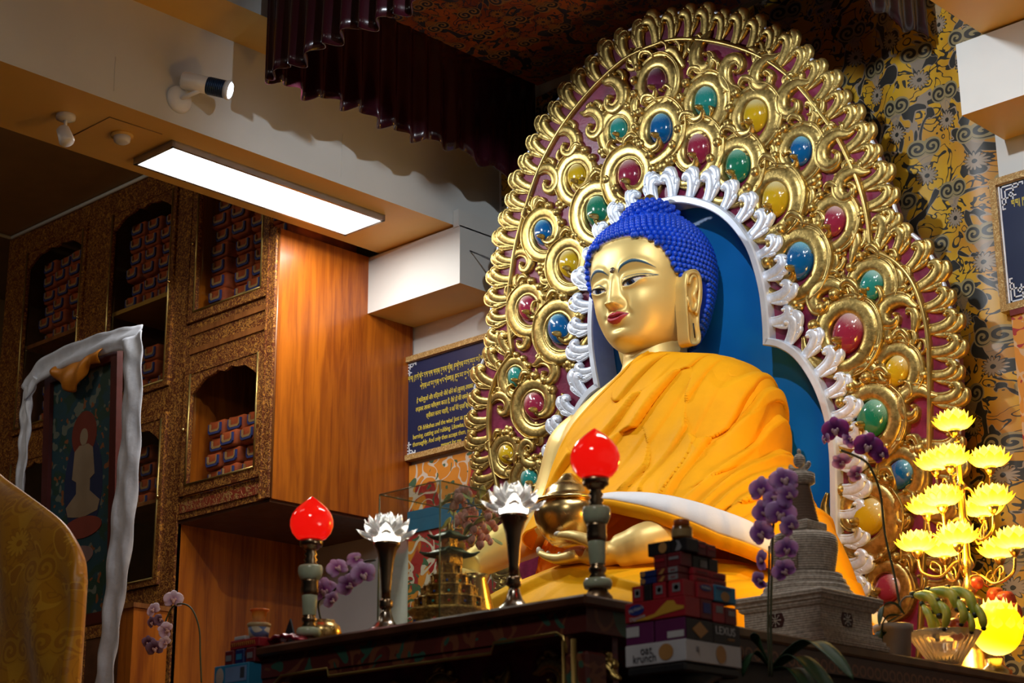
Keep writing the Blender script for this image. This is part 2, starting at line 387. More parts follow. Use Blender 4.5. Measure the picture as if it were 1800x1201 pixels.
tag(b.build('access_hatch', M['ceil']), 'thin outline of a hatch panel in the ochre underside of the left beam', 'hatch')

# ------------------------------------------------------------------ canopy: brocade top and pleated maroon valance
CZ0, CZ1 = 5.02, 5.66
CX0, CX1, CY0 = at(468, 133, Z=CZ0).x, -3.70, at(468, 133, Z=CZ0).y
print('canopy', CX0, CY0)
g = G('maroon_satin'); g.bump(g.noise(g.coord(), 60, 2), .1, .003); M['satin'] = g.set(base=(.028, .003, .007), rough=.24, coat=.25)
can = thing('canopy', 'dark square cloth canopy with pleated maroon valance above the halo', 'canopy', (CX0, CY0, CZ1))
def valance(a, b_, n, name, amp=.035):
    a, b_ = Vector(a), Vector(b_); L = (b_-a).length; d = (b_-a)/L; nrm = Vector((-d.y, d.x, 0)); P = []
    for i in range(n+1):
        s = L*i/n; ph = s*2*PI/.115; off = amp*(.6+.4*math.sin(s*3.1))*math.sin(ph+.6*math.sin(s*7))
        row = []
        for k in range(13):
            t = k/12; z = lerp(CZ1, CZ0-.02*math.sin(ph*.5+1)-.015*math.sin(s*9), t)
            row.append(a+d*s+nrm*off*(.25+.75*t)+Vector((0, 0, z-a.z)))
        P.append(row)
    mb = MB((CX0, CY0, CZ1)); mb.grid(P); o = mb.build(name, M['satin'], can); m = o.modifiers.new('s', 'SOLIDIFY'); m.thickness = .006; return o
valance((CX0, CY0, CZ1), (CX0, 6.58, CZ1), 420, 'side_valance')
valance((CX0, CY0, CZ1), (CX1, CY0, CZ1), 320, 'front_valance')
valance((CX1, CY0, CZ1), (CX1, 6.58, CZ1), 300, 'side_valance')
P = [[(lerp(CX0, CX1, i/30), lerp(CY0, 6.6, j/30), CZ1-.06-.0*math.sin(i)-.03*math.sin(PI*i/30)*abs(math.sin(j*.8))) for j in range(31)] for i in range(31)]
MB((CX0, CY0, CZ1)).grid(P).build('brocade_top', M['canopy'], can)
# ------------------------------------------------------------------ gilded halo (leans forward), built in its own tilted frame
LEAN = .1194; HO = Vector((XC, 6.35, 3.5))
HV = Vector((0, -math.sin(LEAN), math.cos(LEAN))); HN = Vector((0, -math.cos(LEAN), -math.sin(LEAN)))
def pl(x, y):
    d = CF*FPX+CR*(x-900)-CU*(y-600.5); t = (HO-CP).dot(HN)/d.dot(HN); P = CP+d*t-HO
    return P.x, P.dot(HV)
halo = thing('halo', 'tall gilded scrollwork halo set with painted jewels behind the seated statue', 'halo', HO); halo.rotation_euler = (LEAN, 0, 0)
OUT = [(0, 1.9), (.16, 1.885), (.36, 1.825), (.57, 1.71), (.76, 1.55), (.92, 1.36), (1.04, 1.15), (1.13, .94), (1.175, .73), (1.2, .56)]
OUT2 = [(1.2, .56), (1.285, .47), (1.345, .34), (1.374, .19), (1.376, 0), (1.35, -.25), (1.29, -.55), (1.2, -.9), (1.12, -1.25)]
RIB = [(0, 1.765), (.16, 1.75), (.38, 1.665), (.59, 1.535), (.745, 1.385), (.86, 1.215), (.95, 1.045), (1.0, .91), (1.035, .79), (1.053, .64), (1.05, .495)]
RIB2 = [(1.05, .495), (1.145, .425), (1.21, .335), (1.245, .23), (1.258, .1), (1.247, -.04), (1.215, -.25), (1.16, -.55), (1.08, -.9), (1.0, -1.25)]
INN = [(0, .97), (.12, .95), (.27, .875), (.37, .78), (.44, .66), (.47, .55), (.485, .43), (.482, .3), (.472, .2)]
INN2 = [(.472, .2), (.55, .17), (.63, .1), (.7, -.03), (.735, -.18), (.737, -.33), (.71, -.55), (.66, -.9), (.6, -1.25)]
def cm2(P, n): return [(p.x, p.y) for p in catmull([Vector((a, b, 0)) for a, b in P], n)]
def half(a, b, n=6): return cm2(a, n)[:-1]+cm2(b, n)
def mirror(P): return [(-u, v) for u, v in P]
def full(a, b, n=6): h = half(a, b, n); return mirror(h)[::-1][:-1]+h
def offset(P, d):
    out = []
    for i, p in enumerate(P):
        a, b = P[max(i-1, 0)], P[min(i+1, len(P)-1)]; t = Vector((b[0]-a[0], b[1]-a[1])).normalized(); out.append((p[0]-t.y*d, p[1]+t.x*d))
    return out
PS = (-1, -.9, -.65, -.3, .1, .42, .5, .58, .74, .92, 1)
PH = (0, .6, .95, 1, .94, .84, .64, .84, .82, .5, 0)
PS1 = (-1, -.9, -.6, -.25, .25, .6, .9, 1); PH1 = (0, .45, .85, 1, 1, .85, .45, 0)
def ribbon(mb, P, w, h, n=6, base=0.0, groove=True, scal=None):
    "raised strip along P (plane coordinates u, v) with half widths w, heights h"
    S = catmull([Vector((p[0], p[1], 0)) for p in P], n) if n > 1 else [Vector((p[0], p[1], 0)) for p in P]
    ps, ph = (PS, PH) if groove else (PS1, PH1); m = len(S)-1; k = len(P)-1; T = list(range(k+1)); rows = []
    for i, p in enumerate(S):
        t = (S[min(i+1, m)]-S[max(i-1, 0)]).normalized(); q = i*k/m
        ww = float(np.interp(q, T, w)) if isinstance(w, (list, tuple)) else w; hh = float(np.interp(q, T, h)) if isinstance(h, (list, tuple)) else h
        if scal: ww *= 1+scal[0]*abs(math.sin(q*scal[1]))
        rows.append([(p.x-t.y*s*ww, -(base+hh*e), p.y+t.x*s*ww) for s, e in zip(ps, ph)])
    rows = [[(r[len(r)//2][0], -base, r[len(r)//2][2])]*len(r) for r in rows[:1]]+rows+[[(r[len(r)//2][0], -base, r[len(r)//2][2])]*len(r) for r in rows[-1:]]
    mb.loft(rows, closed=False); return S
def knob(mb, u, v, r, h, base=0): mb.ell((u, -base-h*.35, v), (r, h, r), 12, 8)
def arc(cx, cy, pts): return [(cx+r*math.cos(math.radians(a)), cy+r*math.sin(math.radians(a))) for a, r in pts]
def plate(name, poly, m, y0, y1, parent):
    n = len(poly); mb = MB(); mb.add([(u, y, v) for y in (y0, y1) for u, v in poly], [tuple(range(n))[::-1], tuple(range(n, 2*n))]+[(i, (i+1) % n, n+(i+1) % n, n+i) for i in range(n)], False)
    return mb.build(name, m, parent)
# board: ring between the outer outline and the niche
A, B = full(OUT, OUT2, 6), full(INN, INN2, 6)
def resample(P, n):
    L = [0]
    for a, b in zip(P, P[1:]): L.append(L[-1]+math.dist(a, b))
    return [(float(np.interp(L[-1]*i/n, L, [p[0] for p in P])), float(np.interp(L[-1]*i/n, L, [p[1] for p in P]))) for i in range(n+1)], L[-1]
mb = MB(); rows = []
A2, B2 = resample(A, 160)[0], resample(B, 160)[0]
A2 = full(OUT, OUT2, 8); B2 = full(INN, INN2, 8)
na, nb = len(A2), len(B2); B2 = [tuple(B2[int(round(i*(nb-1)/(na-1)))]) for i in range(na)]
for a, b in zip(A2, B2): rows.append([(a[0], .04, a[1]), (a[0], 0, a[1])]+[(lerp(a[0], b[0], t), 0, lerp(a[1], b[1], t)) for t in (.25, .5, .75)]+[(b[0], 0, b[1])])
mb.loft(rows, closed=False, smooth=False); mb.build('maroon_board', M['maroon'], halo)
P = [(u, v) for u, v in B]; plate('blue_backdrop', [(u*1.04, v*1.01) for u, v in P], M['blue'], .1, .115, halo)
mb = MB(); ribbon(mb, offset(A, -.004), .009, .012, 1, groove=False); mb.build('edge_strip', M['silver'], halo)
RB = full(RIB, RIB2, 6)
mb = MB(); ribbon(mb, RB, .013, .024, 1, groove=False); mb.build('gold_moulding', M['gold'], halo)
# silver niche frame: flat strip with a step and a deep inner return
mb = MB(); rows = []
Bo = offset(B, .036)
for a, b in zip(B, Bo): rows.append([(a[0], .095, a[1]), (a[0], -.05, a[1]), (lerp(a[0], b[0], .15), -.056, lerp(a[1], b[1], .15)), (lerp(a[0], b[0], .85), -.056, lerp(a[1], b[1], .85)), (b[0], -.048, b[1]), (b[0], 0, b[1])])
mb.loft(rows, closed=False, smooth=False); mb.build('silver_niche_frame', M['silver'], halo)

def leaf_mesh(sgn, f=1.25):
    mb = MB(); X = lambda P: [(sgn*u, v) for u, v in P]
    ribbon(mb, X([(.02, -.04), (.0, .22), (.02, .48), (.12, .7), (.3, .74), (.38, .62), (.31, .54)]), [.13*f, .14*f, .15*f, .16*f, .13*f, .08*f, .03*f], [.16, .22, .28, .34, .34, .3, .2], 5)
    ribbon(mb, X([(-.08, .38), (-.13, .66), (-.02, .90), (.16, .96), (.26, .88)]), [.06*f, .12*f, .14*f, .1*f, .04*f], [.16, .26, .3, .26, .16], 5)
    ribbon(mb, X([(-.13, .05), (-.2, .32), (-.24, .58), (-.12, .72)]), [.04*f, .08*f, .09*f, .03*f], [.1, .2, .24, .14], 5)
    knob(mb, sgn*.32, .58, .08, .36); knob(mb, sgn*.25, .9, .06, .28); knob(mb, sgn*-.15, .72, .055, .24); knob(mb, sgn*-.24, .45, .05, .2)
    return mb
def border_leaves(P, n, hgt, m, name, f=1.35, y0=0):
    pts, L = resample(P, n*8); prot = {}
    for i in range(n):
        k = int((i+.5)*8); a, b = pts[k-1], pts[k+1]; t = Vector((b[0]-a[0], b[1]-a[1])).normalized(); u, v = pts[k]
        if v < -1.15 or (hgt < .142 and name.startswith('silver') and math.hypot(abs(u)-.5, v-.22) < .055): continue
        s = -1 if u > 0 else 1
        if s not in prot: o = leaf_mesh(s, f).build(name, m, halo); prot[s] = o
        else: o = prot[s].copy(); COL.objects.link(o); o.parent = halo
        o.location = (u, y0, v); o.rotation_euler = (0, -math.atan2(t.y, t.x)+0, 0)
        j = 1+.08*math.sin(i*2.3); o.scale = (hgt*.95*j, hgt*.5, hgt*j)
border_leaves(offset(RB, .012), 78, .145, M['gold'], 'gold_border_leaf')
border_leaves(offset(B, .034), 52, .14, M['silver'], 'silver_border_leaf', 1.3, -.02)

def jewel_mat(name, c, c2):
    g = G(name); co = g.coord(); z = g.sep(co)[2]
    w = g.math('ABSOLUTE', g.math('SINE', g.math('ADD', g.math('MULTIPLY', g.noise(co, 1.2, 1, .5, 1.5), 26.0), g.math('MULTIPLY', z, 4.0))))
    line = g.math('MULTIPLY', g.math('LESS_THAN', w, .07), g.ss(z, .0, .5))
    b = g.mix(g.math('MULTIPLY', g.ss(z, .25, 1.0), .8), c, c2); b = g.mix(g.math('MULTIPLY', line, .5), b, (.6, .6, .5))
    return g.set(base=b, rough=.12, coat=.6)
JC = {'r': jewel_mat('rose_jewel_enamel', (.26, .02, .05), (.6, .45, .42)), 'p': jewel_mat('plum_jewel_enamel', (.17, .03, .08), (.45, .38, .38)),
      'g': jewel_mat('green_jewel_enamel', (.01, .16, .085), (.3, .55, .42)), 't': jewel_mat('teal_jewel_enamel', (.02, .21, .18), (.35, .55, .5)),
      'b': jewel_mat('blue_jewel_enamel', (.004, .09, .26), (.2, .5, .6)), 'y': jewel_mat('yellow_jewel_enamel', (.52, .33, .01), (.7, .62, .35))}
CN = {'r': 'rose', 'p': 'plum', 'g': 'green', 't': 'teal', 'b': 'blue', 'y': 'yellow'}
MED = {}
def medallion(px, py, r, c, hand=None, ang=None, k=2.25):
    u, v = pl(px, py); R = r*k/375.0
    hand = hand or (1 if u < 0.02 else -1)
    if ang is None: ang = -math.degrees(math.atan2(u, v+.5))*.6
    if hand not in MED:
        s = hand; mb = MB(); X = lambda P: [(s*a, b) for a, b in P]
        cl = [(.06, -.22), (.0, -.34), (.14, -.5), (.42, -.5), (.68, -.22), (.72, .16), (.5, .55), (.1, .74), (-.34, .68), (-.66, .38), (-.76, -.04), (-.66, -.46), (-.36, -.8), (.1, -.98), (.56, -1.0), (.98, -.8), (1.2, -.5)]
        ribbon(mb, X(cl), [.05, .09, .15, .21, .25, .27, .285, .3, .31, .31, .3, .29, .27, .23, .18, .12, .05], [.34, .28, .22, .19, .17, .16, .16, .17, .18, .19, .19, .19, .18, .17, .15, .12, .08], 6)
        ribbon(mb, X(arc(0, 0, [(80, 1.03), (120, 1.04), (165, 1.05), (210, 1.08), (240, 1.12)])), [.02, .05, .06, .05, .02], .2, 5, groove=False)
        for a, q in ((20, .99), (48, 1.04), (-8, .98)):
            cx, cy = s*q*math.cos(math.radians(a)), q*math.sin(math.radians(a)); knob(mb, cx, cy, .17, .2)
            ribbon(mb, [(cx+s*.1*math.cos(t), cy+.1*math.sin(t)) for t in (0, 1, 2, 3, 4)], .03, [.24]*5, 3, groove=False)
        ribbon(mb, X([(.0, .9), (.14, 1.12), (.42, 1.2), (.56, 1.04), (.46, .92)]), [.06, .12, .13, .09, .03], [.16, .22, .24, .2, .14], 5, groove=True)
        ribbon(mb, X([(-.5, .85), (-.62, 1.12), (-.42, 1.32), (-.2, 1.24)]), [.05, .1, .09, .03], [.12, .2, .2, .12], 5, groove=False)
        knob(mb, s*.46, .94, .07, .24); knob(mb, s*-.22, 1.22, .07, .2); knob(mb, s*.05, -.22, .11, .42)
        MED[hand] = mb.build('scroll_medallion', M['gold'], halo); o = MED[hand]
    else: o = MED[hand].copy(); COL.objects.link(o); o.parent = halo
    o.location = (u, 0, v); o.rotation_euler = (0, -math.radians(ang), 0); o.scale = (R, R, R)
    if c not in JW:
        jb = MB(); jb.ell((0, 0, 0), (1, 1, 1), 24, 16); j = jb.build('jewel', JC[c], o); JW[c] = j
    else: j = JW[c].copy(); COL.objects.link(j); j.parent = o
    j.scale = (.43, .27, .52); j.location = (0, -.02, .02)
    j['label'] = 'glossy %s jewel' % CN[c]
JW = {}
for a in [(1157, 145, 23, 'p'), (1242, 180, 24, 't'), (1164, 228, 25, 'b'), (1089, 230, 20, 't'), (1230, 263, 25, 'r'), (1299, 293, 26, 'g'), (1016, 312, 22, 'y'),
          (1108, 310, 26, 'r'), (1052, 373, 26, 'g'), (957, 410, 22, 'b'), (1002, 465, 23, 'y'), (1330, 205, 25, 'y'), (1409, 267, 22, 'b'), (1365, 352, 27, 'y'),
          (1468, 390, 22, 'r'), (1407, 460, 28, 'b'), (1533, 503, 22, 't'), (1492, 587, 29, 'r'), (1577, 653, 22, 'y'), (1535, 737, 28, 'g'), (930, 543, 22, 'r'),
          (985, 580, 26, 'b'), (908, 664, 18, 't'), (942, 715, 24, 'r'), (892, 800, 18, 'y'), (933, 845, 20, 't'), (1584, 835, 22, 'b'), (1528, 910, 29, 'y'), (1562, 1035, 22, 'r')]: medallion(*a)

FIL = {}
def filler(px, py, r, kind='c', ang=0, hand=None):
    u, v = pl(px, py); R = r/375.0*1.38; hand = hand or (1 if u < 0.02 else -1); s = hand
    if (kind, s) not in FIL:
        mb = MB(); X = lambda P: [(s*a, b) for a, b in P]
        if kind == 'c':
            ribbon(mb, X([(-.08, .05), (-.26, .0), (-.3, -.28), (.0, -.52), (.42, -.38), (.58, .05), (.42, .5), (.08, .78), (-.3, .85), (-.6, 1.05)]), [.08, .15, .23, .31, .36, .38, .36, .3, .2, .06], [.3, .34, .34, .34, .34, .34, .34, .3, .24, .14], 5)
            ribbon(mb, X([(.5, .45), (.72, .75), (.55, 1.05), (.3, 1.02)]), [.1, .17, .14, .05], [.2, .28, .26, .16], 5); ribbon(mb, X([(-.1, .8), (.0, 1.12), (.24, 1.2)]), [.1, .14, .05], [.2, .26, .14], 5, groove=False)
            knob(mb, s*-.08, .06, .11, .36); knob(mb, s*.32, 1.0, .1, .28); knob(mb, s*.86, .2, .11, .24); knob(mb, s*.8, -.15, .1, .22)
        elif kind == 'l':
            ribbon(mb, X([(-.3, -.8), (-.1, -.3), (.1, .15), (.45, .42), (.8, .3), (.72, .05)]), [.12, .28, .36, .28, .18, .06], [.2, .3, .34, .32, .26, .16], 5)
            ribbon(mb, X([(-.1, .0), (-.25, .45), (.0, .85), (.35, .85)]), [.1, .2, .17, .05], [.2, .3, .28, .16], 5); ribbon(mb, X([(-.3, -.3), (-.6, .05), (-.6, .4), (-.4, .5)]), [.08, .15, .12, .04], [.16, .24, .22, .14], 5)
            knob(mb, s*.7, .12, .1, .28); knob(mb, s*.32, .82, .1, .28); knob(mb, s*-.42, .46, .1, .24)
        else:
            for a in range(5): knob(mb, .5*math.cos(a*1.257+.6), .5*math.sin(a*1.257+.6), .36, .3)
            knob(mb, 0, 0, .42, .5)
            ribbon(mb, [(.25*math.cos(t), .25*math.sin(t)) for t in (0, 1, 2, 3, 4, 5)], .06, [.52]*6, 3, groove=False)
        o = mb.build('gold_scroll' if kind != 'b' else 'gold_bud', M['gold'], halo); FIL[kind, s] = o
    else: o = FIL[kind, s].copy(); COL.objects.link(o); o.parent = halo
    o.location = (u, 0, v); o.rotation_euler = (0, -math.radians(ang), 0); o.scale = (R, R*.85, R)
for a in [(1080, 173, 30, 'c', 0), (1193, 98, 24, 'l', 0), (1243, 100, 28, 'c', 10), (1295, 125, 28, 'c', 160, 1), (1333, 105, 22, 'l', -30), (1045, 222, 27, 'c', 10), (1000, 255, 26, 'c', 10),
          (967, 320, 26, 'c', 20), (1063, 264, 13, 'b'), (988, 357, 13, 'b'), (1170, 293, 19, 'b'), (1287, 183, 13, 'b'), (1063, 310, 18, 'l', 30), (1117, 190, 20, 'l', 20),
          (1120, 110, 22, 'l', 30), (1215, 215, 15, 'l', -20), (1348, 135, 28, 'c', -20), (1397, 180, 30, 'c', -30), (1433, 205, 23, 'l', -50), (1362, 280, 22, 'l', -60), (1372, 232, 14, 'b'), (1468, 270, 30, 'c', -30),
          (1433, 320, 15, 'b'), (1427, 355, 20, 'l', -60), (1495, 330, 27, 'c', -40), (1517, 378, 14, 'b'), (1507, 435, 24, 'l', -50), (1467, 472, 20, 'l', -70), (1453, 527, 30, 'c', -60),
          (1400, 535, 15, 'b'), (1585, 500, 23, 'l', -40), (1575, 553, 28, 'c', -60), (1612, 565, 20, 'l', -40), (1517, 665, 27, 'c', -80), (1557, 592, 22, 'l', -70), (1607, 715, 28, 'c', -50),
          (1627, 660, 14, 'b'), (1600, 610, 20, 'l', -30), (923, 463, 22, 'c', 30), (953, 472, 13, 'b'), (917, 505, 20, 'l', 30), (917, 600, 21, 'c', 40), (963, 655, 25, 'c', 30), (1003, 640, 15, 'b'),
          (884, 715, 22, 'c', 40), (967, 495, 18, 'l', 120), (933, 793, 24, 'c', 200), (946, 762, 18, 'l', 200), (905, 840, 16, 'l', 40), (960, 800, 14, 'b'), (1595, 905, 28, 'c', -60), (1508, 985, 24, 'c', -60),
          (1595, 975, 24, 'l', -40), (1560, 780, 16, 'l', 100), (1620, 790, 18, 'b'), (1125, 255, 13, 'b'), (1195, 175, 11, 'b'), (1265, 235, 14, 'l', 20), (1335, 330, 13, 'b'), (940, 365, 17, 'l', 30), (1030, 428, 13, 'b'),
          (1440, 395, 14, 'b'), (1478, 442, 12, 'b'), (1545, 440, 16, 'l', -30), (1555, 680, 12, 'b'), (1620, 850, 16, 'l', -20), (1380, 405, 16, 'l', -100), (1325, 355, 14, 'l', -60), (895, 760, 12, 'b'), (1560, 965, 14, 'b'), (970, 540, 12, 'b')]: filler(*a)
# ------------------------------------------------------------------ the seated statue
SO = Vector((XC, 6.0, 2.25))
statue = thing('buddha_statue', 'large gilded seated statue with blue curled hair and saffron robe under the halo', 'statue', SO)
CYH, Z0 = 6.11, 3.72
def npi(T, x): return np.interp(x, [t[0] for t in T], [t[1] for t in T])
def cubi(T, x): return np.array([smooth_interp(float(v), T) for v in np.atleast_1d(x)])
WF = [(-.03, .0), (-.024, .045), (-.01, .088), (.005, .118), (.03, .148), (.08, .186), (.15, .217), (.22, .236), (.3, .249), (.38, .255), (.45, .248), (.52, .219), (.58, .168), (.61, .12), (.635, 0)]
DF = [(-.03, .0), (-.024, .1), (-.01, .175), (.005, .212), (.03, .237), (.08, .252), (.15, .265), (.22, .273), (.3, .28), (.38, .28), (.45, .268), (.52, .23), (.58, .165), (.61, .11), (.635, 0)]
DB = [(-.03, 0), (-.024, .04), (-.01, .08), (.005, .11), (.03, .14), (.08, .17), (.15, .2), (.22, .22), (.3, .24), (.38, .245), (.45, .235), (.52, .205), (.58, .155), (.61, .11), (.635, 0)]
HL = [(0, .478), (.05, .476), (.1, .468), (.15, .452), (.185, .43), (.21, .395), (.228, .33), (.238, .27), (.243, .215), (.3, .2)]
def sst(x, a, b): t = np.clip((x-a)/(b-a), 0, 1); return t*t*(3-2*t)
def gs(x, c, s): return np.exp(-((x-c)/s)**2)
def head_surface(H, T, hairpush=True):
    "H, T arrays: height over the chin and angle (0 = forward)"
    hs = np.linspace(-.03, .635, 400); w = npi([(h, v) for h, v in zip(hs, cubi(WF, hs))], H); df = npi([(h, v) for h, v in zip(hs, cubi(DF, hs))], H); db = npi([(h, v) for h, v in zip(hs, cubi(DB, hs))], H)
    w, df, db = np.maximum(w, 0), np.maximum(df, 0), np.maximum(db, 0)
    e = 2/2.35; s, c = np.sin(T), np.cos(T)
    u = w*np.sign(s)*np.abs(s)**e; y = np.where(c > 0, -df, db)*np.abs(c)**e
    a = np.abs(u); fr = sst(c, 0, .35)
    d = np.zeros_like(u)
    # nose
    bridge = sst(H, .335, .28)*sst(H, .135, .168); t = np.clip((.33-H)/.165, 0, 1)
    d += bridge*(.006+.040*t**1.3)*np.exp(-(a/(.017+.013*t))**2.4)
    d += .024*np.exp(-((a-.030)/.017)**2-((H-.168)/.018)**2)*1.0
    d -= .014*np.exp(-((a-.055)/.02)**2-((H-.165)/.035)**2)
    # sockets, lids, brow
    eb = npi([(v, w) for v, w in zip(np.linspace(0, .2, 80), cubi([(0, .295), (.028, .311), (.05, .33), (.078, .343), (.108, .349), (.138, .343), (.166, .329), (.2, .303)], np.linspace(0, .2, 80)))], a)
    d += .011*np.exp(-((H-eb-.004)/.02)**2)*sst(a, .015, .05)*sst(a, .23, .16)
    d -= .016*np.exp(-((a-.1)/.07)**2-((H-.302)/.024)**2); d -= .014*gs(a, .035, .02)*gs(H, .265, .035)
    lid = np.exp(-(np.abs((a-.105)/.068))**2.6-((H-.268)/.03)**2); d += .024*lid
    UPX = np.linspace(.04, .17, 60); up = np.interp(a, UPX, cubi([(.04, .2465), (.06, .2515), (.08, .2560), (.1, .2610), (.125, .2675), (.15, .2715), (.17, .272)], UPX)); lo = np.interp(a, UPX, cubi([(.04, .2455), (.06, .242), (.08, .2395), (.1, .242), (.12, .249), (.14, .2605), (.16, .2705), (.17, .272)], UPX))
    inside = sst(a, .045, .055)*sst(a, .164, .154)
    d -= .007*inside*sst(H, lo-.003, lo)*sst(H, up+.001, up-.002)
    d += .004*inside*np.exp(-((H-lo+.008)/.007)**2)
    # cheeks, mouth, chin
    d += .010*np.exp(-((a-.13)/.06)**2-((H-.17)/.06)**2)
    mw = sst(a, .062, .03)
    upl = np.interp(a, [0, .012, .03, .066], [.131, .135, .130, .119]); mid = np.interp(a, [0, .02, .066], [.110, .111, .121]); lol = np.interp(a, [0, .02, .045, .066], [.080, .083, .099, .118])
    d += .012*np.exp(-(a/.06)**2-((H-.108)/.045)**2)
    d += mw*(.012*np.exp(-((H-(upl+mid)/2)/.009)**2)+.015*np.exp(-((H-(mid+lol)/2)/.011)**2)-.007*np.exp(-((H-mid)/.0035)**2))
    d -= .006*np.exp(-((a-.07)/.012)**2-((H-.118)/.014)**2)
    d -= .004*gs(a, 0, .008)*gs(H, .145, .014); d -= .010*gs(a, 0, .04)*gs(H, .065, .014); d += .012*gs(a, 0, .05)*gs(H, .032, .028)
    y = y-d*fr
    # ushnisha and hair volume
    hl = np.interp(a, [q[0] for q in HL], [q[1] for q in HL]); hair = np.where(c > .06, H > hl, H > .04+.16*sst(c, -.25, .06))
    n = np.stack([u/np.maximum(w, .02)**2, y/np.maximum(df, .02)**2, (H-.3)/.33**2*.6], -1); n /= np.linalg.norm(n, axis=-1, keepdims=True)+1e-9
    push = np.where(hair, .016, 0)
    X = u+n[..., 0]*push; Y = CYH+y+n[..., 1]*push; Z = Z0+H+n[..., 2]*push
    return X, Y, Z, hair, dict(a=a, up=up, lo=lo, eb=eb, upl=upl, mid=mid, lol=lol, inside=inside, fr=fr, c=c)
NH, NT = 330, 560
hh = np.linspace(0, 1, NH); hh = -.03+.665*hh
tt = np.linspace(-PI, PI, NT, endpoint=False); tt = tt-.42*np.sin(tt)     # denser in front
H, T = np.meshgrid(hh, tt, indexing='ij')
X, Y, Z, hair, q = head_surface(H, T)
V = np.stack([X, Y-SO.y, Z-SO.z], -1).reshape(-1, 3)
idx = np.arange(NH*NT).reshape(NH, NT); a0 = idx[:-1]; b0 = np.roll(idx, -1, 1)[:-1]; c0 = np.roll(idx, -1, 1)[1:]; d0 = idx[1:]
F = np.stack([a0, b0, c0, d0], -1).reshape(-1, 4)
me = bpy.data.meshes.new('head'); me.from_pydata(V.tolist(), [], F.tolist()); me.polygons.foreach_set('use_smooth', [True]*len(F)); me.update()
# painted features (pigment): brows, lids, eyes, lips, hair ground
skin = np.array([.82, .6, .21]); C = np.ones(H.shape+(4,)); C[..., :3] = skin
def paint(mask, col):
    m = np.clip(mask, 0, 1)[..., None]; C[..., :3] = C[..., :3]*(1-m)+np.array(col)*m; C[..., 3] = C[..., 3]*(1-m[..., 0])
a, e = q['a'], .0018; F1 = (q['c'] > .1)
bt = np.interp(a, [.028, .05, .11, .16, .19], [.001, .005, .0065, .0045, .0005])
paint(F1*sst(np.abs(H-q['eb']), bt+e, bt)*sst(a, .026, .03)*sst(a, .192, .188), (.02, .07, .12))
paint(F1*sst(np.abs(H-q['eb']-.0028), .0022, .0012)*(bt > .003)*sst(a, .03, .05)*sst(a, .18, .15), (.07, .17, .25))
lidl = np.interp(a, np.linspace(.045, .19, 50), cubi([(.045, .252), (.066, .269), (.09, .2785), (.12, .283), (.146, .284), (.19, .279)], np.linspace(.045, .19, 50)))
paint(F1*sst(np.abs(H-lidl), .0032, .0018)*sst(a, .046, .05)*sst(a, .196, .19), (.05, .1, .13))
eye = q['inside']*sst(H, q['lo']-.001, q['lo']+.001)*sst(H, q['up']+.001, q['up']-.001)*F1
paint(eye, (.72, .72, .72))
paint(eye*(sst(a, .13, .155)+sst(a, .062, .052)), (.55, .12, .08))
ir = np.sqrt((a-.094)**2+((H-.2495)*1.1)**2); paint(eye*sst(ir, .0215, .019), (.03, .06, .14)); paint(eye*sst(ir, .011, .009), (.005, .005, .01)); 
paint(F1*q['inside']*sst(np.abs(H-q['up']-.0016), .0042, .0030), (.01, .012, .02)); paint(F1*q['inside']*sst(np.abs(H-q['lo']+.0008), .002, .001)*.8, (.1, .03, .03))
paint(F1*sst(np.abs(H-(.262+(a-.165)*.25)-.009), .0026, .001)*sst(a, .150, .158)*sst(a, .195, .18), (.02, .02, .03))
lips = F1*sst(H, q['lol']-.001, q['lol']+.0012)*sst(H, q['upl']+.001, q['upl']-.001)*sst(a, .0645, .061)
paint(lips, (.42, .035, .05)); paint(lips*sst(np.abs(H-q['mid']), .0022, .0008), (.12, .005, .01))
paint(F1*.5*sst(np.sqrt(((a-.03)/1.4)**2+(H-.157)**2), .006, .003), (.3, .12, .04))
C[hair] = (.006, .03, .45, 0)
ca = me.color_attributes.new('paint', 'FLOAT_COLOR', 'POINT'); ca.data.foreach_set('color', C.reshape(-1))
g = G('gilded_face_paint'); at_ = g.n('ShaderNodeAttribute', attribute_name='paint')
g.bump(g.noise(g.coord(), 5, 3), .06, .01); M['face'] = g.set(base=at_.outputs['Color'], metal=g.math('MULTIPLY', at_.outputs['Alpha'], .4), rough=g.math('MULTIPLY_ADD', at_.outputs['Alpha'], -.03, .46))
me.materials.append(M['face']); head = bpy.data.objects.new('head', me); COL.objects.link(head); head.parent = statue
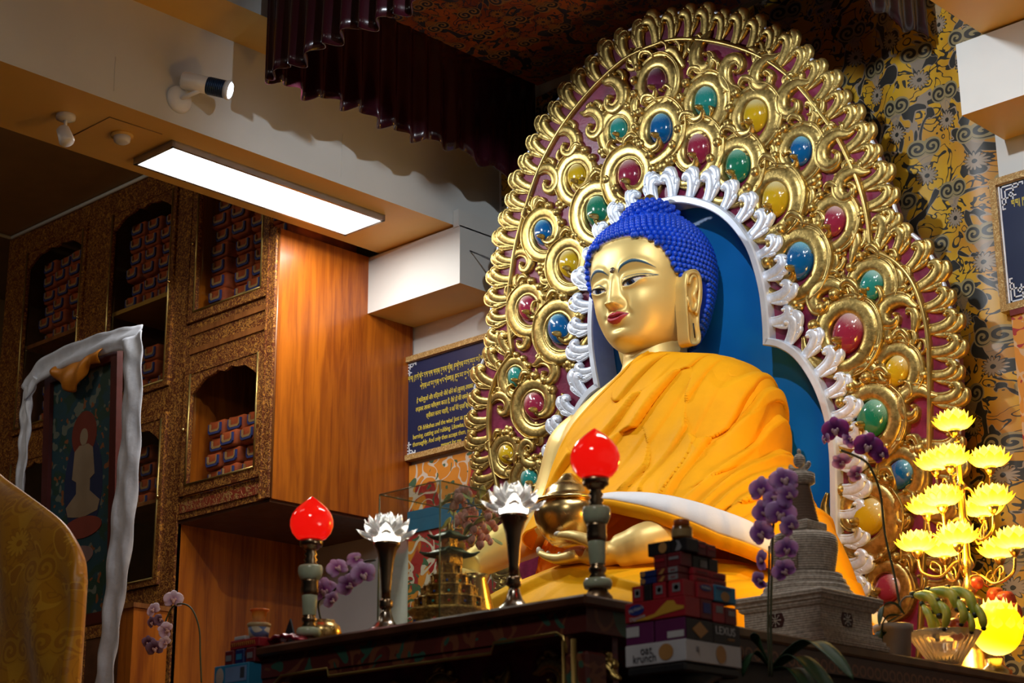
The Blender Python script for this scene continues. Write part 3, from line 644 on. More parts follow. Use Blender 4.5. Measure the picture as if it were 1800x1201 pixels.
# curls
mb = MB(SO); ga = PI*(3-5**.5)
def curl(p, n, r):
    R = rot_to(n); mb.lathe(p, [(r*1.0, -.006), (r*1.02, r*.35), (r*.72, r*.95), (r*.3, r*1.25), (0, r*1.35)], 7, rot=R)
h_, arcs = .03, []
while h_ < .628:
    arcs.append(h_); w1, w2 = smooth_interp(h_, WF), smooth_interp(min(.634, h_+.004), WF); h_ += .0232/math.hypot(1, (w2-w1)/.004)*1.0
for k, h0 in enumerate(arcs):
    tn = np.linspace(-PI, PI, 721); x1, y1, z1, hr, _ = head_surface(np.full(721, h0), tn)
    L = np.concatenate([[0], np.cumsum(np.hypot(np.diff(x1), np.diff(y1)))]); n_ = max(6, int(L[-1]/.0262)); tv = np.interp((np.arange(n_)+.5*(k % 2))/n_*L[-1], L, tn)
    HH = np.full(n_, h0)
    x1, y1, z1, hr, _ = head_surface(HH, tv); x2, y2, z2, _, _ = head_surface(HH, tv+.02); x3, y3, z3, _, _ = head_surface(HH+.004, tv)
    for i in range(n_):
        if not hr[i]: continue
        p = Vector((XC+x1[i], y1[i], z1[i])); n = (Vector((x2[i]-x1[i], y2[i]-y1[i], z2[i]-z1[i]))).cross(Vector((x3[i]-x1[i], y3[i]-y1[i], z3[i]-z1[i])))
        if n.length < 1e-12: continue
        n.normalize()
        if n.dot(p-Vector((XC, CYH, 4.0))) < 0: n = -n
        if (p-Vector((XC, CYH, Z0+.60))).length < .115: continue
        if h0 < .285 and abs(p.y-6.10) < .075: continue
        curl(p, n, .0148)
uc = Vector((XC, CYH-.0, Z0+.585)); ur = (.155, .15, .15)
mb.ell(uc, (.148, .142, .143), 24, 14)
for i in range(260):
    z = 1-2*(i+.5)/260; t = i*ga; rr = math.sqrt(1-z*z); d = Vector((rr*math.cos(t), rr*math.sin(t), z))
    if z < -.15: continue
    curl(uc+Vector((d.x*.148, d.y*.142, d.z*.143)), d, .0145)
hairo = mb.build('hair', M['hair'], statue); hairo['label'] = 'blue snail-curl hair with crown bump'
mb = MB(SO); mb.lathe(uc+Vector((0, 0, .135)), [(0, -.01), (.03, 0), (.034, .02), (.018, .045), (0, .055)], 16); mb.build('crown_jewel', M['gold'], statue)
x, y, z, _, _ = head_surface(np.array([.327]), np.array([0.0])); mb = MB(SO); mb.ell((XC, float(y[0])-.002, float(z[0])), (.014, .008, .014), 16, 10)
mb.build('forehead_mark', mat('grey_pearl', (.25, .2, .15), .2, .6), statue)
# ears
EO = [(1203, 481), (1209, 475), (1219, 474), (1227, 482), (1231, 500), (1231, 525), (1227, 548), (1226, 572), (1229, 592), (1228, 603), (1221, 608), (1212, 607), (1207, 597), (1205, 570), (1203, 545), (1202, 520), (1201, 500)]
UE = .292
def eq(px, py): return at(px, py, X=XC+lerp(.278, .236, min(1, max(0, (py-475)/133))))
E3 = [eq(*p_) for p_ in EO]; loop = catmull(E3+[E3[0]], 5)[:-1]
def ear(side, name):
    mb = MB(SO); S = lambda p, d=0: Vector((XC+side*(p[0]-XC+d), p[1], p[2])) if side > 0 else Vector((XC-(p[0]-XC-.045+d), p[1]+.085, p[2])); n = len(loop); cen = sum(loop, Vector())/n
    ring = []
    for sc, dx in ((.97, -.05), (1.0, -.01), (1.0, .006), (.97, .012), (.86, .014), (.8, .006), (.6, .0), (.3, .001)):
        ring.append([S(Vector((0, lerp(cen.y, p.y, sc), lerp(cen.z, p.z, 1-(1-sc)*.35)))+Vector((p.x, 0, 0)), dx) for p in loop])
    mb.loft(ring, False, True)
    q = eq
    inner = [q(1208, 500), q(1213, 487), q(1220, 489), q(1222, 505), q(1217, 520), q(1221, 533), q(1218, 545), q(1211, 545), q(1208, 535)]
    mb.tube([S(p, .008) for p in catmull(inner, 4)], .009, 8); mb.tube([S(p, .009) for p in catmull([q(1205, 500), q(1206, 485), q(1214, 480), q(1224, 485), q(1227, 503), q(1226, 525), q(1223, 545), q(1220, 552)], 4)], .009, 8)
    mb.tube([S(p, .007) for p in [q(1204, 522), q(1207, 531), q(1206, 540)]], [.008, .014, .008], 8)
    o = mb.build(name, M['goldp'], statue)
    mb = MB(SO); mb.tube([S(p, .010) for p in (q(1215.5, 569), q(1218.5, 595))], .0035, 6); mb.build('ear_slit_shade', M['black'], o); return o  # black strip stands for the shade inside the open lobe slit
ear(1, 'ear'); ear(-1, 'ear')
# body: torso, neck, right arm, both hands grown together by a voxel remesh
mb = MB(SO)
TR = [(3.84, 0, .12, 6.1, .12), (3.74, 0, .138, 6.11, .135), (3.68, 0, .142, 6.115, .14), (3.64, 0, .16, 6.12, .15), (3.60, 0, .24, 6.12, .17), (3.565, 0, .34, 6.125, .19), (3.52, 0, .44, 6.13, .205), (3.46, 0, .505, 6.13, .225), (3.38, 0, .535, 6.12, .25), (3.28, 0, .53, 6.11, .27), (3.15, 0, .49, 6.1, .27), (3.0, 0, .44, 6.1, .26), (2.85, 0, .43, 6.1, .26), (2.6, 0, .5, 6.08, .3), (2.45, 0, .5, 6.05, .3)]
def sring(z, cu, a, cy, b, n=64, e=2.3):
    out = []
    for j in range(n):
        t = 2*PI*j/n; s, c = math.sin(t), math.cos(t); out.append(Vector((XC+cu+a*math.copysign(abs(s)**(2/e), s), cy-b*math.copysign(abs(c)**(2/e), c), z)))
    return out
mb.loft([sring(*r) for r in TR], True, True)
for z in (3.70, 3.745): mb.tube([Vector((XC+.139*math.cos(t), 6.112+.137*math.sin(t), z-.012*math.sin(t)*-1)) for t in np.linspace(0, 2*PI, 40)], .009, 6, caps=False)
def U(u, y, z): return Vector((XC+u, y, z))
mb.tube(catmull([U(-.44, 6.15, 3.47), U(-.52, 6.13, 3.38), U(-.57, 6.11, 3.22), U(-.6, 6.06, 3.08), U(-.62, 5.97, 2.98), U(-.61, 5.8, 2.9), U(-.605, 5.65, 2.82), U(-.6, 5.53, 2.76)], 5), [float(v) for v in np.interp(np.linspace(0, 7, 36), range(8), [.1, .125, .12, .113, .11, .098, .078, .062])], 18)
def finger(pts, r0, r1): mb.tube(catmull(pts, 4), [float(v) for v in np.linspace(r0, r1, 4*(len(pts)-1)+1)], 10); mb.ell(pts[-1], (r1, r1, r1), 10, 6)
mb.ell(U(-.6, 5.46, 2.70), (.075, .1, .045), 16, 10)
for k, du in enumerate((-.05, -.017, .017, .05)): finger([U(-.6+du, 5.41, 2.69), U(-.6+du*1.15, 5.35, 2.64), U(-.6+du*1.2, 5.32, 2.56), U(-.6+du*1.2, 5.315, 2.49-.015*math.sin(k+1))], .021, .014)
finger([U(-.55, 5.48, 2.69), U(-.51, 5.42, 2.65), U(-.49, 5.38, 2.60)], .024, .016)
# left hand lying palm up in the lap, fingers pointing to the statue's right
HX, HZ = .11, -.05
mb.tube(catmull([U(.62, 5.95, 2.9), U(.55, 5.72, 2.78), U(.42, 5.52, 2.72), U(.35, 5.48, 2.70), U(.3, 5.46, 2.69)], 5), [float(v) for v in np.interp(np.linspace(0, 4, 21), range(5), [.1, .09, .085, .072, .066])], 16)
mb.ell(U(.13+HX, 5.45, 2.735+HZ), (.12, .09, .05), 18, 10)
FG = [(5.37, .9), (5.415, 1.05), (5.46, 1.1), (5.51, .98)]
for k, (yy, L) in enumerate(FG):
    finger([U(.06+HX, yy, 2.735+HZ), U(-.03*L+HX, yy-.008, 2.728+HZ), U(-.10*L+HX, yy-.012, 2.742+HZ), U(-.15*L+HX, yy-.012, 2.765+HZ)], .026, .015)
finger([U(.19+HX, 5.375, 2.745+HZ), U(.13+HX, 5.335, 2.78+HZ), U(.06+HX, 5.33, 2.805+HZ), U(.0+HX, 5.335, 2.815+HZ)], .032, .018)
body = mb.build('body', M['goldp'], statue)
m = body.modifiers.new('r', 'REMESH'); m.mode = 'VOXEL'; m.voxel_size = .009; m.use_smooth_shade = True
m = body.modifiers.new('s', 'SMOOTH'); m.factor = .5; m.iterations = 5
mb = MB(SO)
for k, (yy, L) in enumerate(FG): mb.ell(U(-.155*L+HX, yy-.012, 2.775+HZ), (.010, .013, .017), 10, 6)
mb.ell(U(-.012+HX, 5.333, 2.822+HZ), (.02, .012, .012), 10, 6)
mb.build('fingernail', mat('pale_nail_paint', (.75, .66, .5), .3), statue)
mb = MB(SO); mb.ell(U(.04+HX, 5.40, 2.745+HZ), (.085, .045, .03), 18, 10); mb.build('palm', mat('red_ochre_palm_paint', (.5, .12, .04), .4), statue)

# robe
def fr(x): return x-math.floor(x)
def noise1(x, s): return math.sin(x*1.7+s)+.5*math.sin(x*3.9+s*2.3)+.25*math.sin(x*8.3+s*.7)
def saw(p): f = fr(p); return (f/.86)**1.3 if f < .86 else (1-(f-.86)/.14)
def cloth_grid(fn, nu, nv, name, m, parent=statue, o=SO, thick=.008, closed=False):
    P = [[fn(i/nu, j/nv) for j in range(nv+1)] for i in range(nu+1)]
    mb = MB(o); mb.grid(P, closed); ob = mb.build(name, m, parent)
    if thick: s = ob.modifiers.new('s', 'SOLIDIFY'); s.thickness = thick; s.offset = -1
    return ob
RT = [(3.675, .04, .11, 6.13, .15), (3.655, .05, .17, 6.13, .17), (3.62, .075, .3, 6.13, .2), (3.56, .085, .41, 6.13, .225), (3.48, .08, .495, 6.12, .25), (3.38, .075, .545, 6.1, .28), (3.25, .07, .565, 6.07, .3), (3.1, .08, .59, 6.03, .32), (2.95, .13, .64, 5.97, .39), (2.8, .18, .70, 5.92, .45), (2.6, .22, .79, 5.87, .49), (2.4, .25, .86, 5.83, .5)]
ZL = [(2.5, -.9), (3.0, -.44), (3.2, -.4), (3.3, -.36), (3.4, -.28), (3.5, -.17), (3.6, -.03), (3.675, .04)]
ZB = [(-.6, 2.85), (.0, 2.9), (.2, 2.945), (.33, 2.915), (.5, 2.84), (.7, 2.70), (.85, 2.55), (1.0, 2.40), (1.3, 2.38)]
RTs = sorted(RT)
def robe(a, b):
    z = lerp(3.675, interp(lerp(-.45, 1.9, b), ZB), a)
    cu, A, cy, B = [smooth_interp(z, [(r[0], r[k]) for r in RTs]) for k in (1, 2, 3, 4)]
    ul = interp(z, ZL); s0 = max(-.985, min(.98, (ul-cu)/A)); t0 = math.asin(math.copysign(abs(s0)**(2.3/2), s0)); t = lerp(t0, 3.6, b)
    s, c = math.sin(t), math.cos(t); e = 2/2.3
    u = cu+A*math.copysign(abs(s)**e, s); y = cy-B*math.copysign(abs(c)**e, c)
    n = Vector((s/A, -c/B, 0)).normalized()
    w = u+.25*max(0, y-cy+.1)*(1 if u > 0 else 0)           # unrolled coordinate round the left side
    be = math.atan2(w-.62, 4.02-z); r = math.hypot(w-.62, 4.02-z)
    k = math.floor((r-.1)*3.3+.5*math.sin(be*9))
    ph = be*6.6+.38*k+.12*math.sin(r*9+be*5)
    amp = .046*sst(np.float64(r), .38, .75)*(.55+.45*math.sin(be*13+k*1.7))*min(1, b*9)
    if u > .45: amp *= .7
    d = float(amp)*saw(ph)
    d += .011*math.sin((z*7+w*9)+1.2*math.sin(w*6))*min(1, a*4)*min(1, b*6)*.6
    if w > .35: d += .030*saw(z*3.4+w*3.2*math.sin(w*5)+.5*math.sin(w*14))*min(1, (w-.35)*4)*min(1, a*3)
    if b < .012: d += .004
    return Vector((XC+u, y, z))+n*(d+.004)+Vector((0, 0, -.01*d))
cloth_grid(robe, 300, 420, 'saffron_robe', M['cloth_gold'])
# orange under-robe round the waist
M['cloth_orange'] = mat('orange_underrobe', (.8, .2, .006), .66, var=.08, bump=.15, bscale=45, bd=.003, spec=.1)
def waist(a, b):
    z = lerp(2.97, 2.5, a); t = lerp(-2.4, 1.2, b); A = .52+.1*a+.02*math.sin(a*6); B = .24+.2*a
    d = .012*saw(t*2.2+a*2.6)+.006*math.sin(t*9)
    return U((A+d)*math.sin(t), 6.02-(B+d)*math.cos(t), z+.05*math.sin(t*1.3+.5))
cloth_grid(waist, 80, 160, 'orange_underrobe', M['cloth_orange'])
# legs under the robe, crossed: one broad draped mass, knees to either side
def legs(a, b):
    u = lerp(-.93, 1.1, a); q_ = abs((u-.08)/1.06)**3.2; k = max(0, 1-q_)**.42
    th = lerp(1.9, -2.2, b)           # from top-back over the front to underneath
    fo = .038*saw(b*4.5+1.2*math.sin(a*4.5)+a*3.2)+.014*math.sin(b*17+a*9+math.sin(a*21))
    fo += .018*saw(a*7+b*4)*(1 if u > .25 else .25)
    ry = (.56+fo)*k; rz = (.23+.04*math.cos(u*3.2)+fo*.8)*k+.0
    y = 5.86-ry*math.cos(th)*1.0; z = 2.45+rz*math.sin(th)-.06*abs(u)
    if th < 0: y = 5.86-ry*(.6+.4*math.cos(th)); z = 2.45-.06*abs(u)+.34*math.sin(th)*max(.2, k)
    return U(u, y, z)
cloth_grid(legs, 320, 200, 'draped_leg_cloth', mat('yellow_leg_cloth', (.93, .44, .006), .6, var=.1, vscale=5, bump=.3, bscale=38, bd=.004, spec=.1))
# white lining and its yellow hem turned out along the robe's lower edge
def hemline(b): return sum([robe(1.0, b+.004*k) for k in range(-7, 8)], Vector())/15
mb1, mb2, P1, P2 = MB(SO), MB(SO), [], []
for i in range(141):
    b = lerp(.255, .74, i/140); p_ = hemline(b); n = (p_-Vector((XC+.15, 5.95, p_.z))).normalized(); e = min(1, i/50)*(1-.35*i/140); w = .015+.115*e
    wav = .002*math.sin(i*.24)
    P1.append([p_+n*(.03+.05*math.sin(PI*.6*k/10)+wav)+Vector((0, 0, .02-w*k/10)) for k in range(11)])
    q_ = P1[-1][-1]; P2.append([q_+n*(.004+.012*math.sin(PI*k/6)-.03*k/6)+Vector((0, 0, -.05*k/6)) for k in range(7)])
mb1.grid(P1); mb2.grid(P2)
o = mb1.build('white_lining', mat('white_cotton', (.78, .77, .78), .7, var=.04, bump=.2, bscale=40), statue); m = o.modifiers.new('s', 'SOLIDIFY'); m.thickness = .008
o = mb2.build('yellow_hem', M['cloth_gold'], statue); m = o.modifiers.new('s', 'SOLIDIFY'); m.thickness = .01

# throne seat the statue sits on
t = thing('throne', 'red and gilt carved throne base under the seated statue', 'throne', (XC, 5.75, 0))
b = MB((XC, 5.75, 0)); b.bb((XC-1.3, 5.1, 0), (XC+1.28, 6.24, 1.95)); b.build('base', M['carved2'], t)
b = MB((XC, 5.75, 0)); b.rbox((XC, 5.68, 2.03), (2.5, 1.12, .16), .05); b.build('cushion', M['brocade'], t)

# alms bowl held in the left hand
BO = U(.055, 5.45, 2.745); t = thing('alms_bowl', 'lidded polished brass alms bowl held in the hand of the seated statue', 'bowl', BO)
prof = [(0, 0), (.05, 0), (.07, .006), (.11, .045), (.137, .095), (.143, .135), (.135, .165), (.125, .178)]
mb = MB(BO); mb.lathe(BO, prof, 40); mb.build('bowl_body', M['brass'], t)
mb = MB(BO); mb.lathe(BO, [(.122, .172), (.147, .176), (.149, .184), (.14, .19), (.11, .196), (.098, .215), (.092, .235), (.07, .255), (.05, .265), (.035, .285), (.02, .3), (0, .305)], 40); mb.build('lid', M['brass'], t)
# ------------------------------------------------------------------ scripture cabinets on the left
YC, XS = 5.721, -7.141
def glass_mat(name, tint=(1, 1, 1), rough=.02, fac=.03):
    "thin window glass: mostly clear with a fresnel reflection"
    g = G(name); nt = g.nt; out = nt.nodes['Material Output']; tr = g.n('ShaderNodeBsdfTransparent'); tr.inputs[0].default_value = (*tint, 1)
    gl = g.n('ShaderNodeBsdfGlossy'); gl.inputs['Roughness'].default_value = rough; lw = g.n('ShaderNodeLayerWeight'); mx = g.n('ShaderNodeMixShader')
    nt.links.new(g.math('MULTIPLY_ADD', g.math('POWER', lw.outputs['Facing'], 4.0), .5, fac), mx.inputs[0]); nt.links.new(tr.outputs[0], mx.inputs[1]); nt.links.new(gl.outputs[0], mx.inputs[2]); nt.links.new(mx.outputs[0], out.inputs[0])
    return g.m
M['glass'] = glass_mat('cabinet_glass')
def scallop(x0, x1, z0, z1, o, y, d):
    "ogee-cut valance board under the top rail of a door"
    n = 48; P = []
    for i in range(n+1):
        t = i/n; s = abs(2*t-1); k = s**3*1.0+.18*abs(math.sin(t*PI*5))*(1-s); P.append((lerp(x0, x1, t), z1-(z1-z0)*min(1, .18+k)))
    mb = MB(o); rows = [[(x, y, z1), (x, y-d, z1), (x, y-d, z), (x, y, z)] for x, z in P]; mb.loft(rows, True, True, smooth=False); return mb
def door(t, o, x0, x1, z0, z1, w=.05, scal=.09, y=YC, knob_side=1, name='door'):
    mb = MB(o); d = .028
    mb.bb((x0, y-d, z0), (x0+w, y, z1)); mb.bb((x1-w, y-d, z0), (x1, y, z1)); mb.bb((x0+w, y-d, z0), (x1-w, y, z0+w)); mb.bb((x0+w, y-d, z1-w), (x1-w, y, z1))
    dr = mb.build(name, M['carved'], t)
    scallop(x0+w, x1-w, z1-w-scal, z1-w, o, y-.004, .018).build('arched_fretwork', M['carved'], dr)
    mb = MB(o)
    for xx in (x0+w, x1-w): mb.tube([(xx, y-d-.002, z0+w), (xx, y-d-.002, z1-w)], .006, 8)
    mb.tube([(x0+w, y-d-.002, z0+w), (x1-w, y-d-.002, z0+w)], .006, 8); mb.build('gilt_bead', M['gold'], dr)
    MB(o).bb((x0+w, y-.012, z0+w), (x1-w, y-.009, z1-w)).build('glass_pane', M['glass'], dr)
    mb = MB(o); xx = x1-w*.5 if knob_side > 0 else x0+w*.5; zz = (z0+z1)/2; mb.ell((xx, y-d-.01, zz), (.009, .012, .012), 10, 8); mb.build('knob', M['brass'], dr)
    return dr
def board(t, o, a, b, name, m): return MB(o).bb(a, b).build(name, m, t)
# right-hand wall unit with the teak side panel
o = (-7.54, 6.2, 3.35); t = thing('wall_cabinet', 'carved and gilded glass-door cabinet with a broad orange teak side panel under the left beam', 'cabinet', o)
board(t, o, (XS-.02, YC, 3.35), (XS, 6.69, 4.82), 'side_panel', M['wood'])
board(t, o, (-7.93, YC+.001, 3.335), (XS-.02, 6.69, 3.352), 'bottom_panel', M['darkwood'])
board(t, o, (-7.93, 6.45, 3.36), (XS-.02, 6.47, 4.82), 'back_panel', M['darkwood'])
board(t, o, (-7.93, YC+.02, 4.45), (XS-.02, 6.45, 4.47), 'shelf', M['wood2'])
board(t, o, (-7.93, YC-.01, 4.21), (XS, YC+.02, 4.45), 'middle_rail', M['carved'])
board(t, o, (-7.88, YC-.02, 4.27), (XS-.07, YC-.01, 4.30), 'rail_moulding', M['wood2']); board(t, o, (-7.88, YC-.02, 4.38), (XS-.07, YC-.01, 4.41), 'rail_moulding', M['wood2'])
board(t, o, (-7.93, YC-.01, 3.352), (XS, YC+.02, 3.47), 'drawer_front', M['carved'])
board(t, o, (-7.90, YC-.018, 3.385), (XS-.04, YC-.01, 3.44), 'drawer_panel', M['carved2'])
mb = MB(o); mb.bb((-7.2, YC-.03, 3.352), (XS, YC, 4.82)); mb.bb((-7.205, YC-.036, 3.352), (-7.195, YC-.03, 4.82)); mb.build('corner_post', M['carved'], t)
mb = MB(o); mb.tube([(XS+.003, YC-.01, 3.352), (XS+.003, YC-.01, 4.82)], .006, 6); mb.build('edge_bead', M['wood2'], t)
door(t, o, -7.90, -7.205, 3.475, 4.205, .055, .11, knob_side=-1); door(t, o, -7.90, -7.205, 4.455, 5.38, .055, .09, knob_side=-1)
# tall bays to the left
o = (-8.8, 6.2, 0); t = thing('tall_bookcase', 'tall carved and gilded scripture bookcase standing left of the teak side panel', 'bookcase', o)
board(t, o, (-7.95, YC, 0), (-7.93, 6.69, 5.48), 'side_panel', M['wood'])
for x in (-8.84, -9.75): board(t, o, (x-.01, YC, 0), (x+.01, 6.45, 5.48), 'partition', M['darkwood'])
board(t, o, (-9.76, 6.45, 0), (-7.95, 6.47, 5.48), 'back_panel', M['darkwood'])
for xa, xb in ((-8.06, -7.93), (-8.97, -8.73), (-9.88, -9.66)): board(t, o, (xa, YC-.012, 0), (xb, YC+.02, 5.48), 'post', M['carved'])
for x0, x1 in ((-8.73, -8.06), (-9.66, -8.97)):
    board(t, o, (x0, YC+.03, 4.70), (x1, 6.45, 4.725), 'shelf', mat('shelf_painted_light', (.42, .22, .03), .5) if x0 > -9 else M['wood2'])  # yellow light on this bay's shelf is put into its colour
    board(t, o, (x0, YC+.03, 4.10), (x1, 6.45, 4.12), 'shelf', M['wood2']); board(t, o, (x0, YC+.03, 3.5), (x1, 6.45, 3.52), 'shelf', M['wood2'])
    board(t, o, (x0, YC-.01, 3.99), (x1, YC+.02, 4.13), 'rail', M['carved']); board(t, o, (x0, YC-.01, 2.80), (x1, YC+.02, 3.02), 'rail', M['carved'])
    board(t, o, (x0, YC-.005, 1.2), (x1, YC+.02, 2.80), 'lower_panel', M['darkwood']); board(t, o, (x0, YC-.01, 5.36), (x1, YC+.02, 5.48), 'top_rail', M['carved'])
    door(t, o, x0, x1, 4.135, 5.355, .035, .10); door(t, o, x0, x1, 3.025, 3.985, .035, .12)
o = (-7.5, 6.3, 0); t = thing('low_cabinet', 'plain dark teak cupboard side below the hanging wall cabinet', 'cabinet', (-7.98, 6.0, 0)); 
board(t, (-7.98, 6.0, 0), (-8.05, YC-.25, 0), (-7.935, YC-.03, 2.86), 'panel', M['wood']); board(t, (-7.98, 6.0, 0), (-8.06, YC-.26, 2.86), (-7.925, YC-.02, 2.885), 'top_board', M['wood2'])

# scriptures: cloth-wrapped bundles, end-on
M['wrap'] = mat('orange_red_wrapping_cloth', (.5, .085, .012), .75, var=.6, vscale=7, bump=.3, bscale=30)
M['flapb'] = mat('blue_title_flap', (.03, .05, .2), .7, var=.3); M['flapc'] = mat('cream_title_flap', (.42, .24, .08), .7, var=.2)
bk = thing('wrapped_scripture', 'x', 'scripture'); mb = MB()
prof = [(-.076, .012), (-.066, .0), (.066, .0), (.076, .012), (.072, .045), (.077, .075), (.062, .09), (0, .086), (-.062, .09), (-.077, .075), (-.072, .045)]
rows = [[(x*k, y, .045+(z-.045)*k) for x, z in prof] for y, k in ((0, .82), (.008, .97), (.03, 1), (.5, 1))]; mb.loft(rows, True, True); mb.build('cloth_wrap', M['wrap'], bk)
def flap(w0, w1, z0, z1, y, name, m):
    mb = MB(); P = [(-w0, z1), (-w0, z0+.012), (-w0+.012, z0), (w0-.012, z0), (w0, z0+.012), (w0, z1)]; Q = [(-w1, z1), (-w1, z0+.018), (-w1+.008, z0+.012), (w1-.008, z0+.012), (w1, z0+.018), (w1, z1)]
    mb.loft([[(x, y, z) for x, z in P], [(x, y-.010, z) for x, z in P], [(x, y-.010, z) for x, z in Q], [(x, y, z) for x, z in Q]], closed=False, smooth=False); mb.build(name, m, bk)
flap(.055, .045, .012, .07, -.002, 'title_flap', M['flapb']); flap(.044, .036, .024, .07, -.003, 'title_slip', M['flapc'])
first = [True]
def books(x0, x1, z0, rows, cols, y, lab, grp):
    for r in range(rows):
        for c in range(cols):
            b_ = bk if first[0] else copy_tree(bk); first[0] = False
            w = (x1-x0)/cols
            b_.location = (x0+w*(c+.5)+random.uniform(-.008, .008), y+random.uniform(0, .06), z0+r*.0925); k = w/.165
            b_.scale = (k, 1, 1); b_.rotation_euler = (0, 0, random.uniform(-.06, .06)); tag(b_, lab, 'scripture', grp)
books(-8.68, -8.09, 4.726, 6, 4, 5.79, 'red cloth-wrapped scripture bundle on the top shelf of the bay nearest the hanging cabinet', 'scriptures, top shelf of the middle bay')
books(-9.62, -9.0, 4.726, 6, 4, 5.79, 'red cloth-wrapped scripture bundle on the top shelf of the far left bay', 'scriptures, top shelf of the far left bay')
books(-7.86, -7.22, 4.471, 8, 4, 5.79, 'red cloth-wrapped scripture bundle in the upper glass door of the hanging cabinet', 'scriptures, upper hanging cabinet')
books(-7.86, -7.22, 3.353, 6, 4, 5.79, 'dark red scripture bundle behind the lower glass door of the hanging cabinet', 'scriptures, lower hanging cabinet')
books(-8.68, -8.09, 4.121, 4, 4, 5.84, 'red cloth-wrapped scripture bundle under the lit shelf of the middle bay', 'scriptures, second shelf of the middle bay')
books(-9.62, -9.0, 4.121, 4, 4, 5.84, 'red cloth-wrapped scripture bundle under the shelf of the far left bay', 'scriptures, second shelf of the far left bay')
books(-8.68, -8.09, 3.521, 4, 4, 5.84, 'dark scripture bundle behind the lower door of the middle bay', 'scriptures, third shelf of the middle bay')

# ------------------------------------------------------------------ quotation boards and painted frieze
M['navy'] = mat('navy_board', (.006, .014, .06), .35, var=.1, vscale=2); M['ylw'] = mat('yellow_lettering', (.75, .6, .06), .5, bump=0); M['wht'] = mat('white_ornament', (.7, .72, .78), .5, bump=0)
M['frame'] = carved('gilt_frame', (.4, .22, .06), (.75, .55, .25), 70, .45, .55, .35)
TIB = ['༄༅། །དགེ་སློང་དག་གམ་མཁས་རྣམས་ཀྱིས། །བསྲེགས་བཅད་བརྡར་བའི་གསེར་བཞིན་དུ།', 'ལེགས་པར་བརྟགས་ལ་ང་ཡི་བཀའ། །བླང་བར་བྱ་ཡི་གུས་ཕྱིར་མིན།']
HIN = ['हे भिक्षुओं और विद्वानों! जैसे सोने को (सुनार) तपाकर, काटकर तथा', 'रगड़कर उसका परीक्षण करता है, वैसे ही मेरे वचनों का परीक्षण करके', 'स्वीकार करना चाहिए, न कि मेरे प्रति श्रद्धावश।']
ENG = ['Oh bhikshus and the wise! Just as gold is tested by', 'burning, cutting and rubbing. Likewise, examine my words', 'thoroughly. And only then accept them, not merely out of', 'respect for me.']
# hand-drawn strokes for the Tibetan letters (x right, y up, unit = letter height; head line at y = 1)
TG = {'ད': [[(0, 1), (.6, 1)], [(.1, 1), (.12, .7), (.5, .62), (.5, .3), (.35, .1)]], 'ག': [[(0, 1), (.75, 1)], [(.18, 1), (.05, .7), (.3, .62)], [(.65, 1), (.65, 0)], [(.3, .62), (.65, .7)]],
 'ས': [[(0, 1), (.8, 1)], [(.1, 1), (.1, .6), (.45, .6)], [(.4, 1), (.35, .6)], [(.7, 1), (.7, 0)], [(.1, .3), (.7, .62)]], 'ལ': [[(0, .9), (.2, .5), (.4, .95), (.55, .5), (.7, 1), (.7, 0)]], 'ང': [[(0, 1), (.6, 1)], [(.1, 1), (.15, .55), (.55, .6), (.5, .3)]],
 'མ': [[(0, 1), (.8, 1)], [(.12, 1), (.12, .55), (.7, .55)], [(.7, 1), (.7, 0)], [(.4, 1), (.3, .55)]], 'ཁ': [[(0, 1), (.7, 1)], [(.1, 1), (.1, .5), (.35, .5), (.62, .7)], [(.62, 1), (.62, 0)]], 'ར': [[(0, 1), (.55, 1)], [(.3, 1), (.3, .6), (.1, .5), (.4, .3)]],
 'ན': [[(0, 1), (.65, 1)], [(.15, 1), (.15, .6), (.5, .6), (.5, 0)]], 'བ': [[(0, 1), (.65, 1)], [(.08, 1), (.08, .5), (.58, .5), (.58, 1)]], 'ཅ': [[(0, 1), (.6, 1)], [(.1, 1), (.5, .7), (.2, .35), (.55, .35)]], 'ཞ': [[(0, 1), (.7, 1)], [(.35, 1), (.1, .6), (.6, .6), (.35, .2)]],
 'ཏ': [[(0, 1), (.6, 1)], [(.3, 1), (.15, .6), (.5, .45), (.45, .15)]], 'པ': [[(.05, 1), (.05, .45), (.55, .45), (.55, 1)]], 'ཕ': [[(.05, 1), (.05, .45), (.6, .45), (.6, 1)], [(.3, .7), (.3, .45)]], 'ཡ': [[(.05, 1), (.1, .6), (.35, .9), (.35, .6), (.65, .6)], [(.65, 1), (.65, 0)]],
 'འ': [[(.1, 1), (.5, .9), (.15, .65), (.5, .45), (.1, .1)]], 'ཀ': [[(0, 1), (.8, 1)], [(.1, 1), (.1, .5)], [(.4, 1), (.4, .5)], [(.72, 1), (.72, 0)], [(.1, .5), (.4, .5)]], 'ཤ': [[(0, 1), (.7, 1)], [(.1, 1), (.3, .5), (.6, .8)], [(.62, 1), (.62, 0)]], '།': [[(.1, 1.1), (.1, -.2)]], '་': [[(.05, 1.05), (.1, .95)]]}
TG['ཁ'] = TG['ཁ']; VO = {'ི': [(-.4, 1.15), (-.25, 1.45), (-.05, 1.2)], 'ེ': [(-.45, 1.45), (-.1, 1.12)], 'ོ': [(-.5, 1.4), (-.3, 1.15), (-.1, 1.4)], 'ུ': [(-.4, -.1), (-.2, -.35), (0, -.2)], 'ྱ': [(-.5, -.1), (-.2, -.4), (.0, 0)], 'ྲ': [(-.5, 0), (-.2, -.35)], 'ྟ': [(-.5, 0), (-.1, -.1), (-.3, -.4)]}
